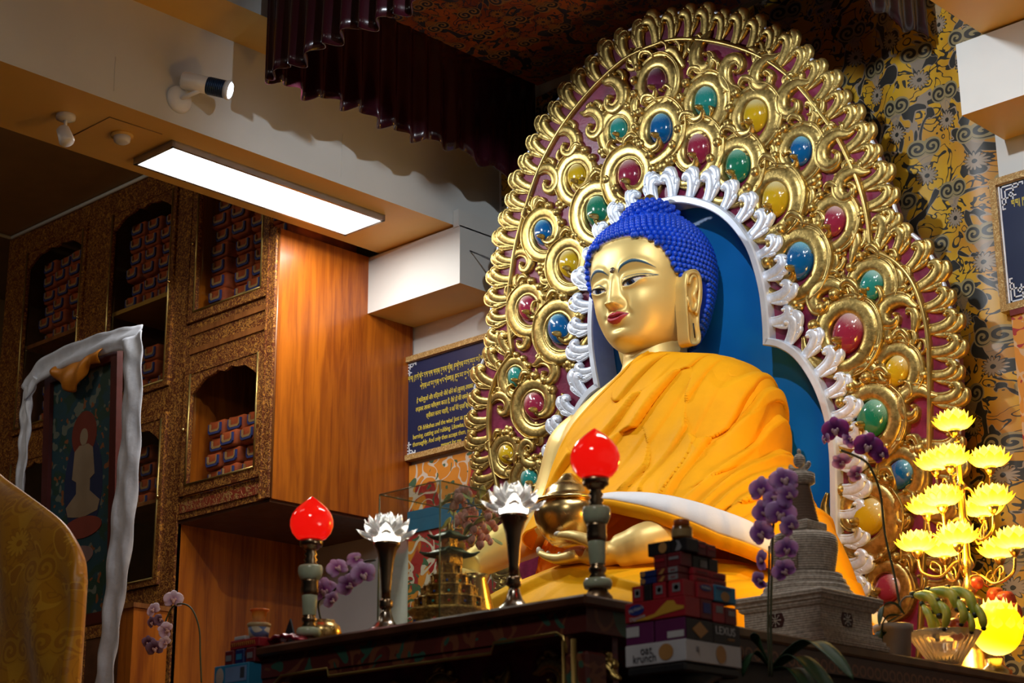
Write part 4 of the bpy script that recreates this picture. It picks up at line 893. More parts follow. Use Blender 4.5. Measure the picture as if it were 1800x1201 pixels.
def tibetan(s_, cx, y, z, h, t, o):
    x = 0; L = []
    for ch in s_:
        if ch in VO: L.append([(x+a, b) for a, b in VO[ch]]); continue
        if ch == ' ': x += .5; continue
        gl = TG.get(ch)
        if gl is None:
            if 'ཀ' <= ch <= 'ཬ' or ch in '༄༅': gl = TG['མ'] if ch in '༄༅' else TG['བ']
            else: L.append([(x-.5, -.1), (x-.1, -.12), (x-.25, -.42)]); continue
        L += [[(x+a, b) for a, b in st] for st in gl]; x += max(a for st in gl for a, _ in st)+.16
    k = min(h*.62, .76/x); mb = MB(o)
    for st in L:
        for (a, b), (c, d) in zip(st, st[1:]):
            v = Vector((c-a, d-b)); 
            if v.length < 1e-6: continue
            n = Vector((-v.y, v.x)).normalized()*.07; q = [(a+n.x, b+n.y), (c+n.x, d+n.y), (c-n.x, d-n.y), (a-n.x, b-n.y)]
            mb.add([(cx+(p-x/2)*k, y, z+(r-.5)*h) for p, r in q], [(0, 1, 2, 3)], False)
    mb.build('tibetan_lettering', M['ylw'], t)
def quote_board(x0, label, gap=.0):
    x1, z0, z1 = x0+.86, 3.705, 4.30; o = ((x0+x1)/2, 6.66, z0); t = thing('quotation_board', label, 'sign', o); y = 6.66-gap; w = .03
    mb = MB(o); mb.bb((x0+w, y, z0+w), (x1-w, y+.02, z1-w)); mb.build('panel', M['navy'], t)
    mb = MB(o)
    for a, b in (((x0, z0), (x1, z0+w)), ((x0, z1-w), (x1, z1)), ((x0, z0+w), (x0+w, z1-w)), ((x1-w, z0+w), (x1, z1-w))): mb.bb((a[0], y-.022, a[1]), (b[0], y+.03, b[1]))
    mb.build('frame', M['frame'], t)
    mb = MB(o); i = .008
    for a, b in (((x0+w, z0+w), (x0+w+i, z1-w)), ((x1-w-i, z0+w), (x1-w, z1-w)), ((x0+w, z0+w), (x1-w, z0+w+.002)), ((x0+w, z1-w-.002), (x1-w, z1-w))): mb.bb((a[0], y-.003, a[1]), (b[0], y, b[1]))
    for sx, sz in ((0, 0), (0, 1), (1, 0), (1, 1)):      # key-pattern corners
        def cb(a, b, c, d):
            X = [x0+w+.012+v if not sx else x1-w-.012-v for v in (a, c)]; Z = [z0+w+.008+v if not sz else z1-w-.008-v for v in (b, d)]
            mb.bb((min(X), y-.003, min(Z)), (max(X), y, max(Z)))
        for a in ((0, 0, .10, .006), (0, 0, .006, .10), (.016, .016, .085, .022), (.016, .016, .022, .085), (.034, .034, .06, .04), (.034, .034, .04, .06), (.1, 0, .106, .016), (0, .1, .016, .106), (.054, .0, .06, .04), (0, .054, .04, .06), (.079, .0, .085, .022), (.0, .079, .022, .085), (.034, .05, .07, .056), (.05, .034, .056, .07)): cb(*a)
    mb.build('corner_ornament', M['wht'], t)
    R = (PI/2, 0, 0); cx = (x0+x1)/2
    for k, s_ in enumerate(TIB): tibetan(s_, cx, y-.002, 4.172-.062*k, .030, t, o)
    for k, s_ in enumerate(HIN): text(s_, M['ylw'], .036, (cx, y-.001, 4.035-.05*k), R, t, name='hindi_lettering', o=o, sx=.62)
    for k, s_ in enumerate(ENG): text(s_, M['ylw'], .038, (cx, y-.001, 3.875-.042*k), R, t, name='english_lettering', o=o, sx=.68)
quote_board(-7.225, 'navy quotation board with yellow lettering and gilt frame, left of the halo')
quote_board(-3.5, 'navy quotation board with yellow lettering in gilt frame, cut by the right photo edge')
def mural(name, base, c2, c3, c4):
    g = G(name); c = g.coord(); n = g.noise(c, 5, 1, .5, 1.8); n2 = g.noise(c, 9, 1, .5, 2.2); n3 = g.noise(c, 3.2, 1, .5, 1)
    a = g.mix(g.ss(n3, .5, .52), base, c2); a = g.mix(g.math('LESS_THAN', g.math('ABSOLUTE', g.math('SUBTRACT', n, .5)), .03), a, c3); a = g.mix(g.math('GREATER_THAN', n2, .62), a, c4)
    return g.set(base=a, rough=.5)
M['mural'] = mural('painted_cloud_frieze', (.62, .22, .02), (.35, .02, .02), (.6, .5, .4), (.06, .12, .06))
M['mural2'] = mural('painted_column', (.62, .24, .02), (.62, .24, .02), (.6, .38, .2), (.35, .02, .015))
struct(MB().bb((-7.138, 6.67, 3.42), (-6.3, 6.7, 3.68)).build('trim_9', M['mural']))
struct(MB().bb((-7.138, 6.66, 3.30), (-6.3, 6.7, 3.42)).build('trim_10', mat('teal_blue_band', (.01, .1, .2), .5)))
struct(MB().bb((-7.138, 6.67, 2.55), (-6.3, 6.7, 3.30)).build('trim_11', M['mural']))
struct(MB().bb((-3.46, 6.65, 0), (-3.32, 6.7, 3.72)).build('trim_12', M['mural2']))
struct(MB().bb((-3.32, 6.66, 0), (-2.0, 6.7, 3.68)).build('trim_13', mural('painted_red_panel', (.4, .03, .02), (.25, .015, .015), (.62, .3, .05), (.6, .24, .03))))
struct(MB().bb((-3.46, 6.64, 3.68), (-2.0, 6.7, 3.72)).build('trim_14', M['redlac']))

# ------------------------------------------------------------------ framed scroll painting with white scarf
o = Vector((-7.8, 5.02, 2.68)); t = thing('framed_painting', 'dark red framed religious painting leaning before the bookcase under a white scarf', 'painting', o)
lean = .05
def tp(u, v, d=0): return Vector((-8.12+u, 5.06-lean*v-d, 2.69+v))      # u to the right, v up
WP, HP = .66, 1.36
mb = MB(o); fw = .055
for a, b in (((0, 0), (WP, fw)), ((0, HP-fw), (WP, HP)), ((0, fw), (fw, HP-fw)), ((WP-fw, fw), (WP, HP-fw))):
    mb.add([tp(x, y, d) for d in (0, .035) for x, y in ((a[0], a[1]), (b[0], a[1]), (b[0], b[1]), (a[0], b[1]))], [(3, 2, 1, 0), (4, 5, 6, 7), (0, 1, 5, 4), (1, 2, 6, 5), (2, 3, 7, 6), (3, 0, 4, 7)], False)
mb.build('frame', mat('dark_red_frame', (.07, .008, .006), .4), t)
mb = MB(o); mb.add([tp(x, y, d) for d in (0, .012) for x, y in ((fw, fw), (WP-fw, fw), (WP-fw, HP-fw), (fw, HP-fw))], [(3, 2, 1, 0), (4, 5, 6, 7)], False)
g = G('landscape_paint'); c = g.coord(); n = g.noise(c, 7, 2, .5, .8); cl = g.mix(g.ss(n, .42, .5), (.012, .045, .03), (.01, .05, .07)); cl = g.mix(g.math('GREATER_THAN', g.noise(c, 14, 1), .62), cl, (.12, .14, .11)); cl = g.mix(g.math('GREATER_THAN', g.noise(c, 22, 1), .66), cl, (.2, .07, .02)); g.set(base=cl, rough=.5)
mb.build('canvas', g.m, t)
def disc(cx, cy, rx, ry, d, m, name, n=36, pts=None):
    mb = MB(o); P = pts or [(cx+rx*math.cos(2*PI*i/n), cy+ry*math.sin(2*PI*i/n)) for i in range(n)]; k = len(P)
    mb.add([tp(x, y, q) for q in (.012, .012+d) for x, y in P], [tuple(range(k, 2*k))]+[(i, (i+1) % k, k+(i+1) % k, k+i) for i in range(k)], False); mb.build(name, m, t)
disc(.35, .72, .17, .27, .001, mat('dark_blue_halo_paint', (.01, .02, .07), .5), 'painted_aureole'); disc(.35, .98, .11, .12, .002, mat('red_halo_paint', (.15, .02, .008), .5), 'painted_head_halo')
sk = mat('pale_figure_paint', (.26, .19, .12), .5); disc(.35, .965, .035, .045, .003, sk, 'painted_figure')
disc(0, 0, 0, 0, .003, sk, 'painted_figure', pts=[(.27, .9), (.31, .925), (.39, .925), (.43, .9), (.45, .76), (.41, .74), (.41, .68), (.5, .62), (.48, .57), (.35, .55), (.22, .57), (.2, .62), (.29, .68), (.29, .74), (.25, .76)])
disc(.35, .5, .17, .055, .004, mat('red_white_lotus_paint', (.22, .04, .025), .5), 'painted_lotus'); disc(.32, .36, .13, .05, .003, mat('pink_cloud_paint', (.22, .14, .13), .5), 'painted_cloud')
M['scarf'] = mat('white_silk_scarf', (.62, .65, .73), .4, var=.12, vscale=14, bump=.35, bscale=30, bd=.006)
def scarf(px, w, name, yv, seed=0, twist=0):
    pts = catmull([at(x, y, Y=q_) for (x, y), q_ in zip(px, yv)], 14); P = []
    for i, p_ in enumerate(pts):
        tg = (pts[min(i+1, len(pts)-1)]-pts[max(i-1, 0)]).normalized(); sd = tg.cross(Vector((0, -1, .1))).normalized(); ww = w*(1+.06*math.sin(i*.13+seed))
        P.append([p_+sd*ww*(k/8-.5)+Vector((0, -.010*math.sin(k/8*PI*2.5+i*.08+seed)-.005*math.sin(i*.6+k), 0)) for k in range(9)])
    mb = MB(o); mb.grid(P); ob = mb.build(name, M['scarf'], sc_); m = ob.modifiers.new('s', 'SOLIDIFY'); m.thickness = .006
sc_ = thing('silk_scarf', 'long white silk scarf draped over the top and down both sides of the framed painting', 'scarf', o)
scarf([(43, 690), (75, 650), (140, 618), (200, 598), (243, 592)], .125, 'top_fold', [4.93]*5)
scarf([(232, 590), (231, 660), (226, 780), (217, 900), (206, 1020), (192, 1130), (178, 1230), (160, 1400)], .165, 'hanging_end', [4.9]*8, 2)
scarf([(60, 662), (47, 700), (45, 760), (38, 830), (30, 920), (28, 1000)], .085, 'hanging_end', [4.93]*6, 4)
mb = MB(o); P = []
for i in range(33):
    a = i/32; x = lerp(104, 190, a); yt, yb = lerp(640, 606, a), lerp(668, 640, a)+34*math.sin(PI*min(1, a*1.25))**1.2
    P.append([at(x-10*(b_**2)*a, lerp(yt, yb, b_), Y=4.955)+Vector((0, -.05*math.sin(b_*2.6)-.014*math.sin(a*20+b_*3)*b_, 0)) for b_ in np.linspace(0, 1, 16)])
mb.grid(P); ob = mb.build('silk_cover', mat('orange_silk_cover', (.5, .17, .01), .45, bump=.2), t); ob.modifiers.new('s', 'SOLIDIFY').thickness = .006

# ------------------------------------------------------------------ gold brocade over the high seat in the left foreground
o = Vector((-5.9, 3.2, 0))
PR = [(-7.2, 2.6), (-6.75, 2.86), (-6.3, 2.98), (-5.9, 2.93), (-5.6, 2.82), (-5.477, 2.755), (-5.3, 2.66), (-5.13, 2.565), (-5.05, 2.50), (-4.995, 2.43), (-4.975, 2.36)]
prf = catmull([Vector((x, 0, z)) for x, z in PR], 6); rows = []
for i, p_ in enumerate(prf):
    row = [Vector((p_.x, 3.25, .6)), Vector((p_.x, 3.25, p_.z-.02)), Vector((p_.x, 3.235, p_.z-.004))]
    for j in range(40):
        q = j/39; z = lerp(p_.z, .6, q**1.3); fold = .014*math.sin(p_.x*14+z*6+2*math.sin(z*3))+.008*math.sin(p_.x*29+z*4)
        row.append(Vector((p_.x+.004*math.sin(z*8), 3.215-.03*math.sin(min(1, j/5)*PI/2)+fold*min(1, j/8), z)))
    rows.append(row)
rows.append([Vector((-4.966, lerp(v.y, 3.225, .5), v.z)) for v in rows[-1]]); rows.append([Vector((-4.963, 3.228, v.z)) for v in rows[-1]])
mb = MB(o); mb.grid(rows)
tag(mb.build('throne_drape', M['throne'], None), 'golden brocade cloth draped over a high seat in the left foreground', 'cloth')
# ------------------------------------------------------------------ altar tables
ZT = 2.03
M['frieze'] = mural('painted_flower_frieze', (.10, .015, .01), (.08, .012, .008), (.16, .05, .02), (.03, .09, .06))
FX0, FX1, FY0 = -4.10, -2.815, 3.2
o = Vector((-3.46, 3.45, 0)); t = thing('altar_table', 'dark red lacquered altar table with painted frieze and gilt carving, carrying the lotus lamps', 'table', o)
mb = MB(o); mb.rbox(((FX0+FX1)/2, 3.47, ZT-.014), (FX1-FX0, .54, .028), .006); mb.build('table_top', M['darkwood'], t)
mb = MB(o); mb.bb((FX0+.02, FY0+.025, ZT-.085), (FX1-.02, 3.71, ZT-.028)); mb.build('frieze', M['frieze'], t)
mb = MB(o); AP = [(FX0+.03, 1.90), (-3.99, 1.925), (-3.96, 1.945), (-3.765, 1.947), (-3.76, 1.925), (-3.15, 1.925), (-3.14, 1.95), (-2.93, 1.952), (-2.91, 1.94), (-2.9, 1.9)]
mb.loft([[(x, FY0+.03, ZT-.08), (x, FY0+.03, z), (x, FY0+.05, z), (x, FY0+.05, ZT-.08)] for x, z in AP], True, True, smooth=False); mb.build('apron', M['frieze'], t)
mb = MB(o); mb.tube([(x, FY0+.027, z) for x, z in AP], .0045, 6); mb.build('gilt_edge', M['gold'], t)
for x in (FX0+.06, FX1-.055): 
    mb = MB(o); mb.rbox((x, FY0+.06, .95), (.075, .075, 1.9), .008); mb.build('leg', M['frieze'], t)
    mb = MB(o); mb.tube([(x, FY0+.018, 1.93), (x, FY0+.018, 1.2)], .007, 6); mb.tube([(x-.035, FY0+.02, 1.93), (x-.03, FY0+.02, 1.2)], .004, 6); mb.build('gilt_edge', M['gold'], t)
mb = MB(o); mb.bb((FX0+.04, 3.34, .2), (FX1-.04, 3.36, 1.95)); mb.build('inner_panel', M['maroon'], t)
for i in range(9):
    c_ = FIL['c', 1 if i % 2 else -1].copy(); COL.objects.link(c_); c_.parent = t; c_.name = 'gilt_scroll'; c_.location = Vector((-3.98+i*.135, 3.335, 1.845+.012*math.sin(i*2)))-o
    c_.scale = (.062, .055, .062); c_.rotation_euler = (0, math.radians(70*math.sin(i*1.7)), 0)
o = Vector((-3.3, 4.95, 0)); t = thing('side_table', 'dark long altar table with scalloped carved edge, carrying the miniature stupa and fruit bowl', 'table', o)
SX = -2.87
mb = MB(o); mb.rbox(((-3.6+SX)/2, 4.93, ZT-.014), (SX+3.6, 2.34, .028), .005); mb.build('table_top', mat('worn_brown_top', (.16, .10, .05), .5, var=.3, vscale=12), t)
g = G('scalloped_edge_carving'); c = g.sep(g.coord()); yy = g.math('MULTIPLY', g.math('SUBTRACT', c[1], c[0]), 26.0); fx = g.math('SUBTRACT', g.math('FRACT', yy), .5); fz = g.math('MULTIPLY', g.math('SUBTRACT', c[2], 1.965), 26.0)
r_ = g.math('SQRT', g.math('ADD', g.math('MULTIPLY', fx, fx), g.math('MULTIPLY', fz, fz))); k_ = g.math('LESS_THAN', g.math('ABSOLUTE', g.math('SUBTRACT', r_, .36)), .09); g.set(base=g.mix(k_, (.03, .008, .004), (.15, .06, .025)), rough=.4); g.bump(k_, .5, .004)
mb = MB(o); mb.bb((-3.58, 3.78, ZT-.085), (SX-.012, 6.08, ZT-.028)); mb.build('frieze', g.m, t)
mb = MB(o); mb.bb((-3.54, 3.84, 0), (SX-.05, 6.02, ZT-.085)); mb.build('body_panel', M['black'], t)

# ------------------------------------------------------------------ lotus lamps
M['crystal'] = G('crystal_glass').set(base=(.98, .99, 1), rough=.03, trans=.92, ior=1.5)
def emit(name, col, s, base=None): return G(name).set(base=base or col, emis=col, estr=s, rough=.25)
M['core'] = emit('lamp_core', (1, .93, .8), 7.0)
def petal_mb(o, c, L, w, th, el, az, pointed=1.0, cup=.25, n=9):
    "one petal, root at c, rising at elevation el"
    rows = []; d = Vector((math.cos(az), math.sin(az), 0)); s = Vector((-math.sin(az), math.cos(az), 0))
    for i in range(n+1):
        q = i/n; ww = w*(math.sin(PI*min(1, q**.8*.98+.02))**.75) if q < 1 else 0; e_ = el+(.5-q)*-.5; p = Vector(c)+d*(L*q*math.cos(e_))+Vector((0, 0, L*q*math.sin(e_)))
        nrm = (-d*math.sin(e_)+Vector((0, 0, math.cos(e_)))); row = []
        for k in range(8):
            a = 2*PI*k/8; row.append(p+s*(ww*math.cos(a))+nrm*(th*math.sin(a)*(math.sin(PI*min(.97, q+.06)))+cup*abs(math.cos(a))*ww))
        rows.append(row)
    mb = MB(o); mb.loft(rows, True, True); return mb
def crystal_lamp(x, y, label, h=.34):
    o = Vector((x, y, ZT)); t = thing('crystal_lotus_lamp', label, 'lamp', o); k = h/.34
    def P(l): return [(r*k, z*k) for r, z in l]
    MB(o).lathe(o, P([(0, 0), (.052, 0), (.054, .006), (.047, .012), (.034, .02), (.022, .035), (.015, .055), (.012, .07)]), 32).build('foot', mat('polished_pewter', (.45, .4, .34), .2, 1), t)
    MB(o).lathe(o, P([(.011, .066), (.017, .07), (.0185, .076), (.017, .082), (.0185, .088), (.013, .094)]), 28).build('collar', M['bronze'], t)
    MB(o).lathe(o, P([(.012, .09), (.013, .12), (.0165, .165), (.021, .2), (.028, .226), (.035, .236), (.037, .24), (.0365, .246), (.03, .246)]), 32).build('stem', M['bronze'], t)
    c = o+Vector((0, 0, .246*k))
    MB(o).lathe(c, P([(.0, 0), (.032, 0), (.036, .008), (.037, .018), (.03, .024), (.015, .028), (0, .028)]), 28).build('lit_cup', M['core'], t)
    for ring, (n, L, w, el, z, r0) in enumerate(((8, .062, .0165, .16, .014, .026), (8, .062, .018, .62, .02, .022), (6, .062, .018, 1.05, .022, .014), (3, .058, .018, 1.35, .024, .005))):
        for i in range(n):
            az = 2*PI*(i+.5*(ring % 2))/n+.3*ring
            petal_mb(o, c+Vector((math.cos(az)*r0*k, math.sin(az)*r0*k, z*k)), L*k, w*k, .0075*k, el, az).build('crystal_petal', M['crystal'], t)
    l = light('crystal_lamp_light', 'POINT', c+Vector((0, 0, .05*k)), 2.2, (1, .94, .84), size=.012); return t
crystal_lamp(-3.617, 3.3, 'crystal lotus lamp on a bronze stem beside the glass case, left of the pair', .343)
crystal_lamp(-3.15, 3.31, 'crystal lotus lamp on a bronze stem in front of the brass alms bowl', .352)
g = G('red_lamp_glass'); g.set(base=(.55, .006, .004), rough=.08, coat=.8, emis=(.8, .006, .003), estr=.95); M['redglass'] = g.m
def red_lamp(x, y, label, h=.42):
    o = Vector((x, y, ZT)); t = thing('red_lotus_lamp', label, 'lamp', o); k = h/.42
    def L(name, m, pr, n=32, fl=None): return MB(o).lathe(o, [(r*k, z*k) for r, z in pr], n, fl).build(name, m, t)
    L('foot', M['bronze'], [(0, 0), (.038, 0), (.038, .008), (.028, .02), (.022, .03)])
    L('lower_jade_ring', M['jade'], [(.02, .028), (.034, .03), (.037, .038), (.037, .046), (.033, .054), (.02, .056)])
    L('lower_baluster', M['bronze'], [(.018, .054), (.022, .062), (.017, .068), (.022, .074), (.023, .082), (.017, .088), (.02, .092)])
    L('jade_column', M['jade'], [(.018, .09), (.020, .094), (.0235, .148), (.022, .152), (.015, .153)])
    L('carved_band', M['bronze'], [(.02, .15), (.025, .153), (.026, .165), (.025, .19), (.027, .196), (.02, .198)], 32, lambda a, z: 1+.06*math.sin(a*8)*(1 if .16 < z/k < .185 else 0))
    L('upper_jade_ring', M['jade'], [(.022, .195), (.03, .2), (.035, .212), (.037, .222), (.037, .234), (.034, .24), (.02, .242)])
    L('neck', M['bronze'], [(.016, .24), (.022, .244), (.016, .252), (.021, .258), (.014, .266), (.02, .274), (.014, .284), (.022, .29), (.028, .298), (.034, .3), (.035, .318), (.03, .32)])
    L('flame_shade', M['redglass'], [(.026, .316), (.044, .323), (.058, .34), (.065, .360), (.065, .378), (.059, .397), (.047, .414), (.031, .429), (.016, .441), (.005, .449), (0, .452)], 40)
red_lamp(-3.935, 3.3, 'red flame-shaped lamp on jade and bronze stand, far left on the altar table', .398)
red_lamp(-2.862, 3.30, 'red flame-shaped lamp on jade and bronze stand, next to the biscuit boxes', .398)

# ------------------------------------------------------------------ glass case and the gilded palace model inside
CA, CB_ = Vector((-3.815, 3.45, ZT)), Vector((-3.565, 3.75, 2.468)); o = Vector(((CA.x+CB_.x)/2, 3.6, ZT))
t = thing('glass_case', 'clear glass display case standing over the gilded palace model', 'display case', o)
M['case'] = glass_mat('case_glass', (.96, .98, .94), .01, .035)
for nm, a, b in (('front_pane', CA, (CB_.x, CA.y+.003, CB_.z)), ('back_pane', (CA.x, CB_.y-.003, CA.z), CB_), ('side_pane', CA, (CA.x+.003, CB_.y, CB_.z)), ('side_pane', (CB_.x-.003, CA.y, CA.z), CB_), ('top_pane', (CA.x, CA.y, CB_.z), (CB_.x, CB_.y, CB_.z+.003))): MB(o).bb(a, b).build(nm, M['case'], t)
ed = mat('green_glass_edge', (.12, .16, .07), .15); mb = MB(o)
for x in (CA.x, CB_.x):
    for y in (CA.y, CB_.y): mb.tube([(x, y, CA.z), (x, y, CB_.z)], .0022, 6)
    mb.tube([(x, CA.y, CB_.z), (x, CB_.y, CB_.z)], .0018, 6)
for y in (CA.y, CB_.y): mb.tube([(CA.x, y, CB_.z), (CB_.x, y, CB_.z)], .0018, 6)
mb.build('glass_edges', ed, t)
o = Vector((-3.685, 3.605, ZT+.001)); t = thing('palace_model', 'tiered gilded palace model with green pagoda roofs and coloured stones inside the glass case', 'model', o)
M['filig'] = mat('gold_filigree', (.65, .42, .12), .32, .9, var=.4, vscale=60, bump=.9, bscale=140, bd=.006)
MB(o).lathe(o, [(0, 0), (.112, 0), (.113, .01), (.104, .016), (.104, .09), (.115, .095), (.116, .104), (.1, .106), (0, .106)], 48).build('drum_base', M['filig'], t)
stones = [mat('turquoise_stone', (.02, .35, .35), .2, bump=0), mat('coral_stone', (.5, .04, .02), .2, bump=0), mat('lapis_stone', (.02, .06, .35), .2, bump=0)]
def stone(p, r, k): mb = MB(o); mb.ell(p, (r, r, r), 8, 6); mb.build('inlaid_stone', stones[k % 3], t)
for i in range(16):
    a = 2*PI*i/16; stone(o+Vector((.105*math.cos(a), .105*math.sin(a), .055+.012*(i % 2))), .006, i)
def tower(x, y, z, w, h):
    mb = MB(o); c = o+Vector((x, y, z)); mb.rbox(c+Vector((0, 0, h/2)), (w, w, h), .001); mb.rbox(c+Vector((0, 0, h+.001)), (w*1.25, w*1.25, .003), .001); mb.rbox(c+Vector((0, 0, h*.55)), (w*1.15, w*1.15, .002), .0005); mb.lathe(c+Vector((0, 0, h)), [(w*.45, 0), (w*.3, .004), (w*.1, .012), (0, .018)], 8); mb.build('turret', M['filig'], t)
for k, (R_, z, h, n) in enumerate(((.092, .106, .028, 12), (.072, .134, .034, 10), (.05, .168, .032, 8), (.03, .2, .03, 6))):
    MB(o).lathe(o+Vector((0, 0, z)), [(R_-.008, 0), (R_-.008, h), (R_+.004, h+.001), (R_+.004, h+.004), (0, h+.004)], 32).build('terrace', M['filig'], t)
    for i in range(n):
        a = 2*PI*i/n+.2*k; tower(R_*math.cos(a), R_*math.sin(a), z, .016-.002*k, h*.95)
        if k < 3: stone(o+Vector(((R_-.002)*math.cos(a+.26), (R_-.002)*math.sin(a+.26), z+h*.5)), .0042, i+k)
def roof(z, w, h):
    rows = []
    for q, zz in ((1.0, 0), (.98, .003), (.72, h*.35), (.5, h*.7), (.42, h)):
        ring = []
        for i in range(32):
            a = 2*PI*i/32; m_ = max(abs(math.cos(a)), abs(math.sin(a))); cr = (min(abs(math.cos(a)), abs(math.sin(a)))/m_)**4; ring.append(o+Vector((w*q*math.cos(a)/m_, w*q*math.sin(a)/m_, z+zz+cr*.010*(q > .9))))
        rows.append(ring)
    MB(o).loft(rows, True, True, smooth=False).build('pagoda_roof', mat('green_roof_enamel', (.05, .1, .07), .3, .3), t)
MB(o).rbox(o+Vector((0, 0, .25)), (.055, .055, .03), .002).build('pavilion', M['filig'], t); roof(.262, .062, .022); MB(o).rbox(o+Vector((0, 0, .298)), (.036, .036, .028), .002).build('pavilion', M['filig'], t); roof(.312, .046, .02)
MB(o).lathe(o+Vector((0, 0, .332)), [(.008, 0), (.012, .006), (.006, .014), (.009, .02), (.003, .028), (0, .04)], 12).build('finial', M['gold'], t)

# ------------------------------------------------------------------ miniature stupa
o = Vector((-3.035, 4.43, ZT)); t = thing('stupa_model', 'pale grey rope-textured miniature stupa on a square stepped base', 'stupa', o)
g = G('grey_rope_stone'); c = g.sep(g.coord()); w_ = g.math('SINE', g.math('MULTIPLY', c[2], 900.0)); nz = g.noise(g.coord(), 90, 4)
g.bump(g.math('ADD', g.math('MULTIPLY', w_, .35), nz), .7, .004); g.set(base=g.mix(g.ss(nz, .3, .7), (.38, .33, .28), (.62, .57, .5)), rough=.85); M['rope'] = g.m
def sq(rs, name, m=None): 
    rows = [[o+Vector((sx*r, sy*r, z)) for sx, sy in ((1, 1), (-1, 1), (-1, -1), (1, -1))] for r, z in rs]; return MB(o).loft(rows, True, True, smooth=False).build(name, m or M['rope'], t)
sq([(.162, 0), (.165, .006), (.165, .016), (.158, .018), (.158, .028), (.150, .031), (.150, .041), (.142, .044), (.142, .05)], 'stepped_plinth')
sq([(.132, .05), (.132, .112)], 'die_block')
sq([(.137, .112), (.143, .118), (.143, .124), (.150, .128), (.150, .135), (.158, .14), (.158, .152), (.150, .156)], 'cornice')
def rose(c, nrm):
    mb = MB(o); c = Vector(c); ax = Vector((1, 0, 0)) if abs(nrm[1]) > .5 else Vector((0, 1, 0)); hexp = [(.03, 0), (.022, .02), (-.022, .02), (-.03, 0), (-.022, -.02), (.022, -.02)]
    P = [c+ax*a+Vector((0, 0, b)) for a, b in hexp]; Q = [p+Vector(nrm)*.002 for p in P]; mb.loft([P, Q], False, True, smooth=False); ob = mb.build('cartouche', mat('dark_maroon_cartouche', (.05, .01, .01), .6), t)
    mb = MB(o)
    for i in range(8):
        a = PI*i/4; p = c+Vector(nrm)*.003; mb.tube([p, p+(ax*math.cos(a)+Vector((0, 0, math.sin(a))))*.016], .0016, 5)
        mb.ell(p+(ax*math.cos(a)+Vector((0, 0, math.sin(a))))*.017, (.0028, .0028, .0028), 8, 5)
    mb.build('rosette', M['rope'], ob)
for dx in (-.02,): rose(o+Vector((dx, -.132, .081)), (0, -1, 0))
rose(o+Vector((.132, .0, .081)), (1, 0, 0))
MB(o).lathe(o, [(.135, .154), (.138, .16), (.135, .17), (.125, .173), (.127, .178), (.125, .188), (.116, .191), (.118, .196), (.116, .206), (.106, .209), (.108, .214), (.106, .224), (.09, .226)], 48).build('round_steps', M['rope'], t)
MB(o).lathe(o, [(.086, .224), (.088, .24), (.094, .27), (.099, .30), (.1, .322), (.096, .336), (.085, .345), (.06, .35), (0, .352)], 48).build('dome', M['rope'], t)
P = [(-.03, .24), (-.034, .30), (-.02, .325), (0, .335), (.02, .325), (.034, .30), (.03, .24)]
MB(o).tube([o+Vector((x, -.1, z)) for x, z in P], .009, 8).build('niche_frame', M['rope'], t)
sq([(.04, .348), (.04, .353), (.048, .357), (.05, .362), (.05, .378), (.042, .384)], 'harmika')
pr = []
for i in range(13): r_ = lerp(.046, .027, i/12); pr += [(r_, .384+i*.0086), (r_*1.04, .387+i*.0086), (r_*1.0, .3905+i*.0086)]
MB(o).lathe(o, pr, 32).build('ringed_spire', mat('brown_rope_stone', (.17, .11, .08), .85, bump=.6, bscale=120), t)
MB(o).lathe(o, [(.02, .494), (.036, .498), (.043, .502), (.043, .53), (.036, .534), (0, .536)], 32).build('parasol', M['rope'], t)
mb = MB(o); mb.ell(o+Vector((0, 0, .572)), (.018, .018, .022), 14, 10); mb.tube([o+Vector((.034*math.cos(a), 0, .565+.024*math.sin(a))) for a in np.linspace(PI*1.0, PI*2.0, 12)], [.003]+[.008]*10+[.003], 8); mb.ell(o+Vector((0, 0, .60)), (.006, .006, .01), 8, 6); mb.build('sun_and_moon_finial', M['rope'], t)

# ------------------------------------------------------------------ flowers
def petalmat(name, c0, c1, r, edge=None):
    g = G(name); v = g.n('ShaderNodeVectorMath', operation='LENGTH'); g.put(v.inputs[0], g.coord()); f = g.ss(g.math('ADD', v.outputs['Value'], g.math('MULTIPLY', g.noise(g.coord(), 80, 2), r*.25)), r*.35, r*1.15); g.set(base=g.mix(f, c0, c1), rough=.55); tl = g.n('ShaderNodeBsdfTranslucent'); mx = g.n('ShaderNodeMixShader'); mx.inputs[0].default_value = .45
    g.put(tl.inputs[0], g.mix(f, c0, c1)); g.nt.links.new(g.b.outputs[0], mx.inputs[1]); g.nt.links.new(tl.outputs[0], mx.inputs[2]); g.nt.links.new(mx.outputs[0], g.nt.nodes['Material Output'].inputs[0]); return g.m
PM = {'violet': petalmat('violet_petal', (.36, .08, .55), (.78, .58, .95), .034), 'purple': petalmat('deep_purple_petal', (.2, .01, .24), (.42, .10, .5), .034), 'white': petalmat('white_mauve_petal', (.6, .4, .62), (.85, .75, .88), .03),
      'dusk': petalmat('dark_mottled_petal', (.10, .01, .07), (.35, .24, .40), .03), 'pink': petalmat('mauve_petal', (.45, .08, .42), (.78, .6, .88), .032)}
MESH = {}
